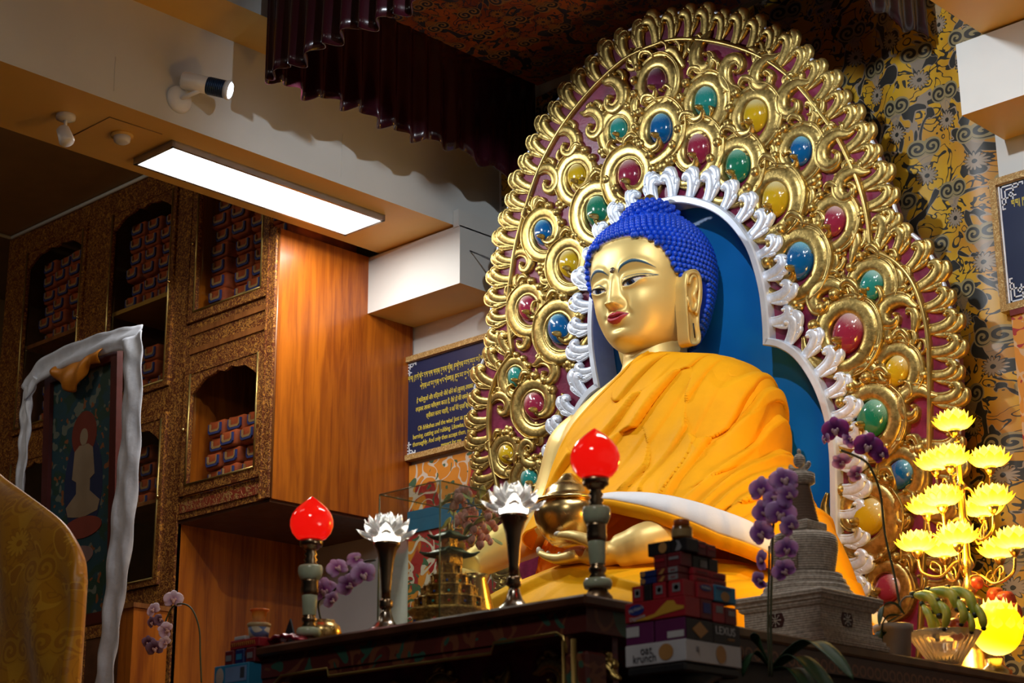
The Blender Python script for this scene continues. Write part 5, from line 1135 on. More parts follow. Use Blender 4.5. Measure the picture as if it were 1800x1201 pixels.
def bloom_mesh(kind):
    if kind in MESH: return MESH[kind]
    mb = MB()
    for a, L, w in ((90, 1, .42), (210, .95, .38), (330, .95, .38), (20, 1.02, .62), (160, 1.02, .62)):
        a = math.radians(a); d = Vector((math.cos(a), math.sin(a), 0)); s = Vector((-math.sin(a), math.cos(a), 0)); rr = []
        for i in range(9):
            q = i/8; ww = w*math.sin(PI*(q*.93+.03))**.7; z = .16*math.sin(q*2.6)-.14*q*q+(.04 if w > .5 else 0)
            rr.append([(d*L*q+s*ww*k+Vector((0, 0, z-.22*k*k*ww+.02*math.sin(q*20+k*5))))*.034 for k in (-1, -.6, -.2, .2, .6, 1)])
        mb.grid(rr)
    ob = mb.build('bloom', PM[kind]); s_ = ob.modifiers.new('s', 'SOLIDIFY'); s_.thickness = .0012; MESH[kind] = ob; return ob
LIP = []
def bloom(kind, p, nrm, r, parent, o, roll=0.0):
    src = bloom_mesh(kind); ob = src.copy() if src.get('used') else src
    if src.get('used'): COL.objects.link(ob)
    else: src['used'] = 1
    if 'used' in ob and ob is not src: del ob['used']
    ob.name = 'flower'; ob.parent = parent; ob.location = Vector(p)-Vector(o); ob.rotation_mode = 'QUATERNION'
    q = Vector(nrm).normalized().to_track_quat('Z', 'Y'); ob.rotation_quaternion = q @ __import__('mathutils').Quaternion((0, 0, 1), roll); ob.scale = (r/.034,)*3
    if not LIP:
        mb = MB(); mb.ell((0, -.006, .009), (.006, .009, .006), 10, 8); mb.ell((-.006, .0, .008), (.004, .006, .004), 8, 6); mb.ell((.006, .0, .008), (.004, .006, .004), 8, 6); l = mb.build('lip', mat('pale_orchid_lip', (.6, .4, .45), .5), ob); LIP.append(l)
    else: l = LIP[0].copy(); COL.objects.link(l); l.parent = ob
def leaf3(o, pts, w, parent, name='leaf', m=None, cup=.2):
    S = catmull(pts, 6); rows = []; n_ = len(S)-1
    for i, p in enumerate(S):
        tg = (S[min(i+1, n_)]-S[max(i-1, 0)]).normalized(); sd = tg.cross(Vector((0, 0, 1))); sd = sd.normalized() if sd.length > .1 else Vector((1, 0, 0)); up = sd.cross(tg); q = i/n_; ww = w*max(.02, math.sin(PI*(q*.97+.03))**.6)
        rows.append([p+sd*ww*k+up*(abs(k)*ww*cup) for k in (-1, -.5, 0, .5, 1)])
    ob = MB(o).grid(rows).build(name, m or M['leaf'], parent); s_ = ob.modifiers.new('s', 'SOLIDIFY'); s_.thickness = .0016; return ob
def stem(o, pts, r, parent, name='stem'): return MB(o).tube(catmull(pts, 6), r, 7).build(name, M['stem'], parent)
# tall orchid in the white ribbed pot
pc = Vector((-2.945, 4.74, ZT)); o = pc; t = thing('potted_orchid', 'purple orchid on a long arching stem in a ribbed white pot beside the bananas', 'orchid', o)
MB(o).lathe(pc, [(0, 0), (.046, 0), (.053, .08), (.059, .083), (.06, .102), (.054, .104), (.053, .094), (0, .09)], 48, lambda a, z: 1+.022*math.sin(a*24)*(1 if .004 < z < .08 else 0)).build('pot', mat('pale_ribbed_ceramic', (.42, .36, .32), .5), t)
S = [(1583, 1072, 4.74), (1572, 1010, 4.74), (1556, 940, 4.73), (1548, 870, 4.72), (1535, 832, 4.70), (1522, 812, 4.68), (1500, 800, 4.66), (1478, 792, 4.64)]
stem(o, [at(x, y, Y=q) for x, y, q in S], .004, t)
CAMD = (CP-pc).normalized()
for k, x, y, q, r, dn, rl in (('purple', 1469, 757, 4.64, .043, (-.1, -.1, -.05), .1), ('purple', 1526, 786, 4.67, .045, (.1, -.2, -.1), -.3), ('purple', 1548, 800, 4.7, .03, (.9, 0, .1), .5), ('violet', 1452, 772, 4.63, .022, (-.9, 0, 0), 0), ('pink', 1480, 812, 4.65, .032, (-.2, .2, -.7), .8), ('pink', 1505, 833, 4.66, .028, (.3, .1, -.8), 1.6), ('violet', 1492, 775, 4.66, .026, (.2, .6, .3), 2)):
    bloom(k, at(x, y, Y=q), CAMD+Vector(dn), r, t, o, rl)
for P in ([(1590, 1080), (1572, 1062), (1552, 1068), (1545, 1100)], [(1585, 1082), (1560, 1085), (1545, 1115), (1548, 1140)], [(1580, 1083), (1557, 1100), (1552, 1118)]): leaf3(o, [at(x, y, Y=4.72-.02*i) for i, (x, y) in enumerate(P)], .016, t, m=M['leaf'])
mb = MB(o); mb.tube(catmull([at(x, y, Y=4.73) for x, y in ((1584, 1078), (1583, 1060), (1592, 1050), (1604, 1049))], 5), .003, 6); mb.build('root', mat('pale_root', (.25, .24, .2), .6), t)
# violet orchid close to the viewer, right of the biscuit boxes
pc = Vector((-2.72, 3.95, 1.86)); o = pc; t = thing('potted_orchid', 'violet orchid with broad dark leaves standing in front of the stupa', 'orchid', o)
MB(o).lathe(pc, [(0, -.1), (.05, -.1), (.06, .0), (.065, .01), (.055, .012), (0, .0)], 32).build('pot', M['black'], t)
stem(o, [at(x, y, Y=3.9) for x, y in ((1357, 1190), (1355, 1100), (1357, 1000), (1360, 920), (1372, 860), (1385, 838))], .0035, t)
stem(o, [at(x, y, Y=3.91) for x, y in ((1352, 1190), (1350, 1090), (1352, 990), (1352, 960))], .0028, t)
CAMD = (CP-pc).normalized()
for x, y, r, dn, rl in ((1340, 862, .03, (-.3, 0, 0), 0), (1345, 900, .028, (-.2, .1, -.2), .4), (1378, 846, .032, (.3, 0, .3), .2), (1385, 872, .026, (.5, 0, 0), 1), (1372, 905, .034, (.2, -.2, -.1), -.2), (1340, 938, .03, (-.5, 0, -.2), .3), (1388, 925, .024, (.6, .2, 0), .8), (1382, 966, .026, (.4, 0, -.4), 0), (1340, 985, .022, (-.8, 0, 0), 1.2), (1378, 1003, .026, (.2, 0, -.6), .6), (1336, 1020, .02, (-.5, .2, -.3), 1.5), (1360, 880, .026, (0, 0, .5), 2)):
    bloom('violet', at(x, y, Y=3.89), CAMD+Vector(dn), r*1.25, t, o, rl)
for P, w in (([(1357, 1175), (1420, 1130), (1460, 1150), (1500, 1195)], .03), ([(1357, 1175), (1330, 1128), (1325, 1112)], .014), ([(1355, 1178), (1325, 1150), (1305, 1190)], .03), ([(1357, 1178), (1400, 1155), (1440, 1190), (1470, 1230)], .03), ([(1357, 1180), (1400, 1180), (1430, 1230)], .03)):
    leaf3(o, [at(x, y, Y=3.93-.03*i) for i, (x, y) in enumerate(P)], w, t)
# mauve orchid in a brass pot behind the red lamp
pc = at(566, 1118, Y=3.40); pc.z = ZT; o = pc.copy(); t = thing('potted_orchid', 'mauve orchid in a round brass pot behind the far left red lamp', 'orchid', o); q = 3.40
MB(o).lathe(pc, [(0, 0), (.03, 0), (.034, .01), (.05, .03), (.056, .055), (.05, .075), (.034, .085), (.036, .09), (0, .088)], 36).build('brass_pot', M['brass'], t)
mb = MB(o); P = [Vector((pc.x-.085, pc.y-.05, ZT))+Vector((x, 0, z)) for x, z in ((-.016, 0), (-.024, .03), (-.02, .06), (-.008, .085), (0, .1), (.008, .08), (.02, .05), (.02, .02), (.012, 0))]; mb.loft([P, [p+Vector((0, .006, 0)) for p in P]], True, True, smooth=False); tag(mb.build('leaf_ornament', M['dark'], None), 'small dark pierced leaf-shaped metal ornament beside the far left red lamp', 'ornament')
stem(o, [pc+Vector((0, 0, .07))]+[at(x, y, Y=q) for x, y in ((560, 1060), (580, 1045), (600, 1025), (615, 1005), (640, 988), (660, 985))], .003, t)
for x, y, r, dn, rl in ((570, 1040, .032, (0, 0, 0), 0), (593, 1000, .026, (.3, 0, .5), .5), (612, 1028, .028, (.2, .2, -.5), 1), (638, 1010, .03, (.5, 0, -.4), .3), (626, 985, .024, (-.2, 0, .6), 2), (582, 1055, .02, (.2, .5, -.3), 1)): bloom('pink', at(x, y, Y=q-.01), (CP-pc).normalized()+Vector(dn), r*1.25, t, o, rl)
# drooping orchid on the left
pc = at(352, 1195, Y=4.3); o = pc; t = thing('potted_orchid', 'white and dark plum orchid drooping from a thin stem at lower left', 'orchid', o)
MB(o).lathe(pc, [(0, -.12), (.04, -.12), (.05, -.02), (0, -.02)], 24).build('pot', M['black'], t)
stem(o, [at(x, y, Y=4.3) for x, y in ((354, 1200), (352, 1150), (350, 1105), (338, 1072), (322, 1062), (305, 1066), (294, 1085), (286, 1110))], .0035, t)
for k, x, y, r, dn, rl in (('white', 305, 1055, .04, (0, 0, .2), 0), ('white', 270, 1073, .032, (-.6, 0, .2), .6), ('white', 292, 1108, .034, (.3, 0, -.5), 1.4), ('dusk', 268, 1095, .026, (-.7, .2, 0), .3), ('dusk', 262, 1130, .03, (-.4, 0, -.3), 0), ('dusk', 272, 1140, .036, (0, 0, -.2), .2), ('white', 290, 1130, .026, (.5, 0, -.4), 1), ('dusk', 280, 1090, .024, (.2, .4, 0), 2)): bloom(k, at(x, y, Y=4.29), (CP-pc).normalized()+Vector(dn), r, t, o, rl)
# bright silk flowers standing behind the glass case
pc = Vector((-4.42, 4.45, 2.2)); o = pc; t = thing('flower_arrangement', 'pink and green artificial flower arrangement seen through the glass case', 'flowers', o)
MB(o).lathe(pc, [(0, 0), (.05, 0), (.07, .1), (.04, .22), (.05, .24), (0, .24)], 24).build('vase', M['brass'], t)
MB((-4.42, 4.45, 0)).lathe((-4.42, 4.45, 0), [(0, 0), (.16, 0), (.16, .04), (.06, .08), (.05, 2.12), (.14, 2.16), (.14, 2.2), (0, 2.2)], 24).build('plant_stand', M['darkwood']); tag(bpy.data.objects['plant_stand'], 'dark wooden pedestal carrying the artificial flower arrangement behind the glass case', 'stand')
pk = mat('pink_silk', (.9, .45, .42), .6, var=.2, vscale=40); gn = mat('light_green_silk', (.42, .55, .25), .6, var=.4, vscale=30); yl = mat('yellow_silk', (.7, .4, .03), .6)
for i in range(46):
    x, y = 790+random.random()*80, 862+random.random()*95; p = at(x, y, Y=4.4+random.uniform(-.05, .08)); k = random.random(); r = .022+.012*random.random(); mb = MB(o)
    if k < .4:
        for j in range(7): a = j*.9; mb.ell(p+Vector((r*.7*math.cos(a), -.006*j, r*.7*math.sin(a))), (r*.55, r*.3, r*.55), 8, 6)
        mb.build('blossom', pk if k < .3 else yl, t)
    else:
        a = random.uniform(0, 6); leaf3(o, [p, p+Vector((math.cos(a)*.03, 0, math.sin(a)*.03)), p+Vector((math.cos(a)*.065, -.01, math.sin(a)*.055))], .013, t, m=gn)
# ------------------------------------------------------------------ pyramid of biscuit boxes
BC = Vector((-2.521, 3.2, 1.844))               # near corner of the pile, at its foot
def paper(name, c, **k): return mat(name, c, .45, var=.08, vscale=15, bump=0, **k)
PP = {'white': paper('white_card', (.52, .52, .56)), 'purple': paper('purple_card', (.11, .012, .08)), 'red': paper('red_card', (.32, .012, .022)), 'dkred': paper('dark_red_card', (.14, .010, .016)), 'black': paper('black_card', (.012, .01, .012)),
      'blue': paper('blue_card', (.01, .02, .12)), 'cyan': paper('cyan_card', (.02, .2, .38)), 'lwhite': paper('white_print', (.5, .5, .52)), 'lblue': paper('blue_print', (.015, .03, .2)), 'yel': paper('yellow_print', (.55, .3, .03)), 'bis': paper('biscuit_print', (.4, .2, .06)), 'grey': paper('grey_print', (.2, .2, .22)), 'lred': paper('red_print', (.3, .01, .02)), 'ink': paper('black_print', (.05, .05, .06))}
def carton(x0, x1, y0, y1, z0, z1, m, name, label, cat='box', group=None):
    o = Vector(((x0+x1)/2, (y0+y1)/2, z0)); t = thing(name, label, cat, o, group=group); MB(o).rbox(((x0+x1)/2, (y0+y1)/2, (z0+z1)/2), (x1-x0-.001, y1-y0-.001, z1-z0-.0006), .0015).build('carton', PP[m], t); return t, o, (x0, x1, y0, y1, z0, z1)
def fr_panel(c, u0, u1, v0, v1, m, name='printed_panel', side='f', d=.0007, shape=None):
    "flat print on the front (f, -Y) or right side (s, +X) of a carton; u, v in 0..1"
    t, o, (x0, x1, y0, y1, z0, z1) = c; P = shape or [(u0, v0), (u1, v0), (u1, v1), (u0, v1)]
    f = (lambda u, v, k: (lerp(x0, x1, u), y0-.0002-k, lerp(z0, z1, v))) if side == 'f' else (lambda u, v, k: (x1+.0002+k, lerp(y0, y1, u), lerp(z0, z1, v)))
    n = len(P); mb = MB(o); mb.add([f(u, v, 0) for u, v in P]+[f(u, v, d) for u, v in P], [tuple(range(n, 2*n))]+[(i, (i+1) % n, n+(i+1) % n, n+i) for i in range(n)], False); return mb.build(name, PP[m], t)
def fr_text(c, s, u, v, size, m, side='f', sx=1, tilt=0):
    t, o, (x0, x1, y0, y1, z0, z1) = c
    if side == 'f': return text(s, PP[m], size, (lerp(x0, x1, u), y0-.0016, lerp(z0, z1, v)), (PI/2, -tilt, 0), t, o=o, sx=sx, ext=.0003)
    return text(s, PP[m], size, (x1+.0016, lerp(y0, y1, u), lerp(z0, z1, v)), (PI/2, 0, PI/2), t, o=o, sx=sx, ext=.0003)
ell = lambda cx, cy, rx, ry, n=20: [(cx+rx*math.cos(2*PI*i/n), cy+ry*math.sin(2*PI*i/n)) for i in range(n)]
X1, Y0, Zb = BC.x, BC.y, BC.z
zz = [0, .049, .094, .146, .186, .218, .252, .281]        # layer heights
c = carton(X1-.177, X1, Y0, Y0+.205, Zb, Zb+.049, 'white', 'biscuit_tray', 'white oat biscuit tray box at the foot of the box pyramid')
fr_text(c, 'oat', .36, .68, .026, 'ink', sx=1.0); fr_text(c, 'krunch', .33, .32, .026, 'ink', sx=.95); fr_panel(c, 0, 0, 0, 0, 'bis', 'biscuit_picture', shape=ell(.68, .5, .12, .38))
fr_text(c, '|||', .2, .6, .014, 'ink', 's'); fr_panel(c, .47, .53, .0, 1, 'ink', 'gap_shadow_line', 's') if False else None; fr_panel(c, 0, 0, 0, 0, 'bis', 'biscuit_picture', 's', shape=ell(.62, .5, .09, .42))
for k, (a, b) in enumerate(((-.177, -.095), (-.091, -.003))):
    c = carton(X1+a, X1+b, Y0+.004, Y0+.1, Zb+zz[1], Zb+zz[2]+.004, 'purple', 'biscuit_box', ['purple biscuit box with white label at left, on the white tray', 'purple biscuit box with low white label, on the white tray at the pile corner'][k])
    fr_panel(c, .04, .5, .38, .85, 'lwhite', 'label_panel') if k == 0 else fr_panel(c, .42, .96, .12, .42, 'lwhite', 'label_panel')
c = carton(X1-.075, X1+.0, Y0+.103, Y0+.204, Zb+zz[1], Zb+zz[2]+.002, 'black', 'biscuit_box', 'long black and gold biscuit carton on the right flank of the pyramid')
fr_text(c, 'LEXUS', .42, .62, .026, 'lwhite', 's'); fr_text(c, 'CREAM', .62, .25, .008, 'bis', 's'); 
c = carton(X1-.002, X1, Y0+.005, Y0+.102, Zb+zz[1], Zb+zz[2]+.002, 'black', 'biscuit_box', 'black carton flap with a gold diamond at the pyramid corner'); fr_panel(c, 0, 0, 0, 0, 'bis', 'diamond_print', 's', shape=[(.5, .1), (.8, .5), (.5, .9), (.2, .5)])
c = carton(X1-.178, X1-.001, Y0+.004, Y0+.06, Zb+zz[2]+.006, Zb+zz[3], 'red', 'biscuit_box', 'large red biscuit box with blue oval badge and golden biscuits, lower front of the pyramid')
fr_panel(c, 0, 0, 0, 0, 'lblue', 'oval_badge', shape=ell(.2, .62, .13, .27)); fr_text(c, "McVitie's", .2, .64, .012, 'lwhite', tilt=.2); fr_text(c, 'Digestive', .22, .22, .0125, 'lwhite', tilt=.15)
fr_panel(c, 0, 0, 0, 0, 'yel', 'biscuit_picture', shape=[(.12, .06), (.5, .3), (.62, .62), (.72, .86), (.82, .82), (.86, .6), (.98, .5), (.98, .36), (.6, .2), (.4, .06)])
def side_box(y0, y1, z0, z1, m, label, dep=.08): return carton(X1-dep, X1-.001, Y0+y0, Y0+y1, Zb+z0, Zb+z1, m, 'biscuit_box', label)
c = side_box(.062, .104, zz[2]+.006, zz[3], 'dkred', 'dark red box on edge behind the big badge box, right flank'); fr_panel(c, .2, .8, .3, .8, 'lblue', 'badge_panel', 's')
c = side_box(.106, .15, zz[2]+.003, zz[3]-.004, 'red', 'red box with small white print, middle of the right flank'); fr_panel(c, .25, .8, .5, .85, 'grey', 'label_panel', 's')
c = side_box(.152, .196, zz[2]+.003, zz[3]-.009, 'dkred', 'deep red box with pale print, back end of the right flank'); fr_panel(c, .25, .8, .5, .8, 'grey', 'label_panel', 's')
for k, (a, b, m) in enumerate(((-.158, -.125, 'red'), (-.122, -.1, 'black'), (-.096, -.058, 'red'), (-.05, -.006, 'red'))):
    c = carton(X1+a, X1+b, Y0+.006, Y0+.05, Zb+zz[3], Zb+zz[4]-.002, m, 'biscuit_box', ['small red box at the left of the third tier of the pyramid', 'narrow black box between the small red boxes of the third tier', 'small red box with white flower print, middle of the third tier', 'small red box with white label, right of the third tier front'][k])
    if k != 1: fr_panel(c, .3, .8, .3, .8, 'grey', 'label_panel'); fr_panel(c, 0, 0, 0, 0, 'lred', 'heart_print', shape=ell(.55, .55, .15, .15))
c = side_box(.052, .112, zz[3], zz[4]-.003, 'red', 'red box with blue oval badge on the third tier flank'); fr_panel(c, 0, 0, 0, 0, 'lblue', 'oval_badge', 's', shape=ell(.5, .68, .36, .2)); fr_text(c, "McVitie's", .5, .68, .0095, 'lwhite', 's')
c = side_box(.114, .196, zz[3], zz[4]-.002, 'cyan', 'sky-blue box with an orange biscuit picture, third tier flank'); fr_panel(c, 0, 0, 0, 0, 'bis', 'biscuit_picture', 's', shape=ell(.48, .35, .2, .3)); fr_panel(c, .1, .75, .75, .88, 'lblue', 'print_line', 's')
for r in range(2):
    z0, z1 = zz[4]-.001+r*.0165, zz[4]+.015+r*.0165; w = ['lower', 'upper'][r]
    c = carton(X1-.138, X1-.09, Y0+.012, Y0+.05, Zb+z0, Zb+z1, 'blue', 'biscuit_box', w+' dark blue box at the left of the fourth tier'); fr_panel(c, 0, 0, 0, 0, 'bis', 'biscuit_picture', shape=ell(.25, .5, .13, .36))
    c = carton(X1-.088, X1-.022, Y0+.012, Y0+.05, Zb+z0, Zb+z1, 'dkred', 'biscuit_box', w+' brown-red box with white end print, front of the fourth tier'); fr_panel(c, .55, .96, .12, .88, 'grey', 'label_panel'); fr_panel(c, 0, 0, 0, 0, 'bis', 'biscuit_picture', shape=[(.1, .15), (.3, .85), (.4, .8), (.28, .1)]); fr_text(c, 'mini', .75, .5, .008, 'lred')
    for q, (a, b) in enumerate(((.052, .116), (.119, .182))):
        c = carton(X1-.1, X1-.012-.004*q, Y0+a, Y0+b, Zb+z0, Zb+z1, 'red', 'biscuit_box', '%s plain red box, %s on the fourth tier flank' % (w, ['nearer', 'farther'][q]))
        fr_panel(c, .2, .8, .3, .6, 'dkred', 'print_line', 's')
for k, (a, b) in enumerate(((-.1, -.062), (-.06, -.02))):
    c = carton(X1+a, X1+b, Y0+.018, Y0+.06, Zb+zz[5]+.0, Zb+zz[6]-.002, 'dkred', 'biscuit_box', ['left', 'right'][k]+' dark cherry box on the fifth tier of the pyramid'); fr_panel(c, .15, .85, .5, .7, 'grey' if k else 'lred', 'print_line')
for k, (a, b) in enumerate(((.062, .12), (.122, .158))):
    c = carton(X1-.09, X1-.02, Y0+a, Y0+b, Zb+zz[5], Zb+zz[6]-.004, 'black', 'biscuit_box', ['nearer', 'farther'][k]+' black box on the fifth tier flank'); fr_panel(c, .45 if k == 0 else .1, .9, .15, .7, 'grey', 'barcode_panel', 's') if k == 0 else None
for k, (a, b) in enumerate(((-.122, -.056), (-.054, -.006))):
    c = carton(X1+a, X1+b, Y0+.024, Y0+.07, Zb+zz[6]-.001, Zb+zz[7]+.001, 'black', 'biscuit_box', ['black box with a round biscuit picture jutting left on the top tier', 'black box with pale figure print on the top tier'][k])
    fr_panel(c, 0, 0, 0, 0, 'bis', 'biscuit_picture', shape=ell(.7, .5, .18, .4)) if k == 0 else fr_panel(c, 0, 0, 0, 0, 'grey', 'figure_print', shape=[(.3, .1), (.45, .6), (.35, .9), (.55, .8), (.7, .3), (.55, .1)])
for k, (a, b) in enumerate(((.072, .106), (.108, .142))):
    c = carton(X1-.08, X1-.012, Y0+a, Y0+b, Zb+zz[6]-.003, Zb+zz[7]-.003*k, 'dkred', 'biscuit_box', ['nearer', 'farther'][k]+' dark cherry box on the top tier flank'); fr_panel(c, .15, .85, .55, .75, 'lred', 'print_line', 's')
jo = Vector((X1-.035, Y0+.045, Zb+zz[7]+.001)); t = thing('supplement_jar', 'small amber jar with orange lid on the very top of the box pyramid', 'jar', jo)
MB(jo).lathe(jo, [(0, 0), (.0225, 0), (.0235, .003), (.0235, .026), (.020, .031), (0, .032)], 32).build('jar_body', mat('amber_plastic', (.16, .06, .01), .15, bump=0, trans=.3), t); MB(jo).lathe(jo, [(.0237, .005), (.0238, .006), (.0238, .022), (.0237, .023)], 32).build('paper_label', paper('pale_yellow_label', (.3, .2, .08)), t)
MB(jo).lathe(jo, [(.017, .031), (.0185, .032), (.0185, .044), (.016, .046), (0, .046)], 32, lambda a, z: 1+.02*math.sin(a*30)).build('lid', paper('orange_lid', (.35, .07, .01)), t)
o = Vector((X1-.09, Y0+.1, 0)); t = thing('pedestal_table', 'small black stand under the pyramid of biscuit boxes', 'stand', o)
mb = MB(o); mb.rbox((X1-.088, Y0+.1, Zb-.012), (.17, .2, .022), .005); mb.build('top', M['black'], t); mb = MB(o); mb.lathe(o, [(0, 0), (.1, 0), (.1, .03), (.03, .06), (.03, Zb-.05), (.09, Zb-.024), (0, Zb-.024)], 24); mb.build('column', M['black'], t)

# ------------------------------------------------------------------ packets and tubs at the far end of the altar table
def box3(px, Y, w, d, h, z, m, name, label, cat='packet', rz=0):
    x = at(*px, Y=Y).x; o = Vector((x, Y, z)); t = thing(name, label, cat, o, rz); MB().rbox((w/2, d/2, h/2), (w, d, h), .002).build('carton', PP[m], t); return t, o
t = thing('offering_shelf', 'low dark side stand left of the altar table carrying snack packets', 'stand', (-4.25, 3.3, 0)); MB((-4.25, 3.3, 0)).bb((-4.42, 3.16, 0), (-4.115, 3.5, 1.925)).build('body_panel', M['darkwood'], t)
x = at(373, 1196, Y=3.18).x
t = thing('snack_box', 'light blue snack box with white print at the lower left of the altar', 'box', (x, 3.18, 1.926)); MB().rbox((.085, .04, .031), (.155, .08, .062), .002).build('carton', PP['cyan'], t)
mb = MB(); mb.bb((.06, -.0012, .012), (.155, 0, .054)); mb.build('printed_panel', paper('pale_blue_print', (.16, .25, .45)), t); mb = MB()
for i in range(12): mb.bb((.128+i*.0016, -.0018, .02), (.1288+i*.0016, -.0012, .05))
mb.build('barcode', PP['ink'], t); mb = MB(); mb.ell((.035, -.001, .03), (.018, .001, .026), 20, 8); mb.build('picture_panel', paper('cream_print', (.45, .35, .3)), t)
for k, (dx, m, lab) in enumerate(((.035, 'dkred', 'dark red packet standing at the left on the light blue snack box'), (.082, 'blue', 'deep blue packet standing in the middle on the light blue snack box'), (.13, 'dkred', 'maroon packet with white letters standing right on the light blue snack box'))):
    t = thing('snack_packet', lab, 'packet', (x+dx, 3.19, 1.989)); MB().rbox((.018, .03, .021), (.04, .05, .042), .003).build('carton', PP[m], t); MB().bb((.006, .0035, .012), (.03, .0045, .028)).build('printed_panel', PP['grey' if k != 1 else 'cyan'], t)
t = thing('wafer_box', 'flat red wafer box with zigzag print beneath the plastic tubs', 'box', (x+.045, 3.2, 2.032)); MB().rbox((.07, .04, .013), (.13, .08, .026), .002).build('carton', PP['red'], t)
mb = MB()
for i in range(12): mb.tube([(.01+i*.009, -.0008, .006), (.0145+i*.009, -.0008, .02), (.019+i*.009, -.0008, .006)], .0009, 4)
mb.build('zigzag_print', PP['yel'], t)
o = Vector((x+.18, 3.23, 2.0305)); P = []
for i in range(13): P.append([o+Vector((-.01+.012*i, .05*k-.02*0, .03*math.sin(PI*min(1, (i+1)/14))**.5*(1-.5*(k-.5)**2)-.012*i/12+.004*math.sin(i*2.3+k*5))) for k in np.linspace(0, 1, 7)])
tag(MB(o).grid(P).build('foil_packet', mat('crimson_foil', (.3, .01, .03), .22, .3, bump=.4, bscale=30)), 'crumpled crimson foil packet lying behind the wafer box', 'packet')
bpy.data.objects['foil_packet'].modifiers.new('s', 'SOLIDIFY').thickness = .008
t = thing('white_slab', 'small white flat tin left of the plastic tubs', 'tin', (x+.062, 3.205, 2.0585)); MB().rbox((.02, .02, .006), (.05, .035, .011), .002).build('tin_body', PP['lwhite'], t)
tb = at(455, 1110, Y=3.25); o = Vector((tb.x, 3.25, 2.0585)); t = thing('plastic_tub', 'clear plastic sweets tub with printed label under the orange cup', 'tub', o)
MB(o).lathe(o, [(0, 0), (.026, 0), (.031, .038), (.0335, .04), (.0335, .047), (.03, .049), (0, .048)], 36).build('tub_body', mat('cream_translucent_plastic', (.55, .4, .2), .3, bump=0), t)
MB(o).lathe(o, [(.0268, .004), (.0312, .036)], 36).build('paper_label', mural('printed_fruit_label', (.5, .42, .3), (.45, .32, .1), (.1, .15, .3), (.35, .1, .04)), t)
o2 = o+Vector((0, 0, .0475)); t = thing('plastic_cup', 'bright orange plastic cup standing on the sweets tub', 'cup', o2); MB(o2).lathe(o2, [(0, 0), (.0185, 0), (.022, .034), (.0275, .036), (.0275, .041), (.021, .041), (.019, .006), (0, .005)], 32).build('cup_body', mat('orange_plastic', (.75, .2, .03), .3, bump=0, sss=.2), t)

# ------------------------------------------------------------------ electric butter-lamp tree with yellow lotus shades
o = Vector((-3.2, 5.66, ZT)); t = thing('lotus_candelabrum', 'golden tiered candelabrum with glowing yellow lotus shades at the right of the halo', 'candelabrum', o)
g = G('glowing_yellow_glass'); v = g.sep(g.coord()); nz = g.noise(g.coord(), 60, 2); f = g.ss(g.math('SQRT', g.math('ADD', g.math('MULTIPLY', v[0], v[0]), g.math('MULTIPLY', v[1], v[1]))), .02, .085)
g.set(base=(.9, .6, .05), rough=.3, emis=g.mix(f, (1, .74, .12), (1, .56, .0)), estr=g.math('MULTIPLY_ADD', f, -2.0, 3.8)); M['lot'] = g.m
def shade_mesh(k=1.0):
    mb = MB(); c = Vector((0, 0, 0))
    for n, L, w, el, r0, z in ((12, .062, .020, .38, .03, .0), (11, .062, .019, .8, .026, .008), (9, .06, .018, 1.12, .018, .012), (6, .052, .016, 1.4, .008, .014)):
        for i in range(n):
            az = 2*PI*i/n+.4*z*100; q = petal_mb((0, 0, 0), (math.cos(az)*r0, math.sin(az)*r0, z), L, w, .003, el, az, n=5); mb.v += q.v; mb.f += [tuple(a+len(mb.v)-len(q.v) for a in f_) for f_ in q.f]; mb.sm += q.sm
    mb.lathe((0, 0, 0), [(0, -.004), (.022, -.002), (.036, .008), (.03, .03), (0, .036)], 20); return mb
SHD = []
def shade(p, o, parent, s=1.0):
    if not SHD: ob = shade_mesh().build('lotus_shade', M['lot'], parent); SHD.append(ob)
    else: ob = SHD[0].copy(); COL.objects.link(ob); ob.parent = parent
    ob.location = Vector(p)-Vector(o); ob.scale = (s,)*3
    MB(o).lathe(Vector(p)-Vector((0, 0, .032*s)), [(0, 0), (.008, 0), (.016, .012), (.022, .028), (.018, .03), (0, .03)], 16).build('shade_cup', M['brass'], parent)
L_ = lambda pr, nm, z=0, n=32: MB(o).lathe(o+Vector((0, 0, z)), pr, n).build(nm, M['brass'], t)
L_([(0, 0), (.11, 0), (.11, .03), (.12, .04), (.12, .06), (.095, .075), (.09, .12), (.075, .13), (.07, .2), (.085, .21), (.088, .23), (.07, .25), (.05, .27), (.045, .3), (.05, .31), (.03, .33)], 'base')
L_([(.016, .33), (.03, .35), (.018, .38), (.014, .42), (.026, .44), (.014, .47), (.012, .56), (.028, .585), (.014, .61), (.012, .7), (.024, .72), (.01, .74), (.01, .86), (.016, .87), (.012, .885)], 'column')
tops = [(1677, 760, 0), (1670, 822, -.10), (1740, 825, .0), (1645, 830, .12), (1656, 893, -.10), (1630, 908, .12), (1745, 893, -.08), (1728, 912, .12), (1612, 973, .0), (1684, 960, -.14), (1660, 983, .14), (1783, 968, -.08), (1757, 985, .12)]
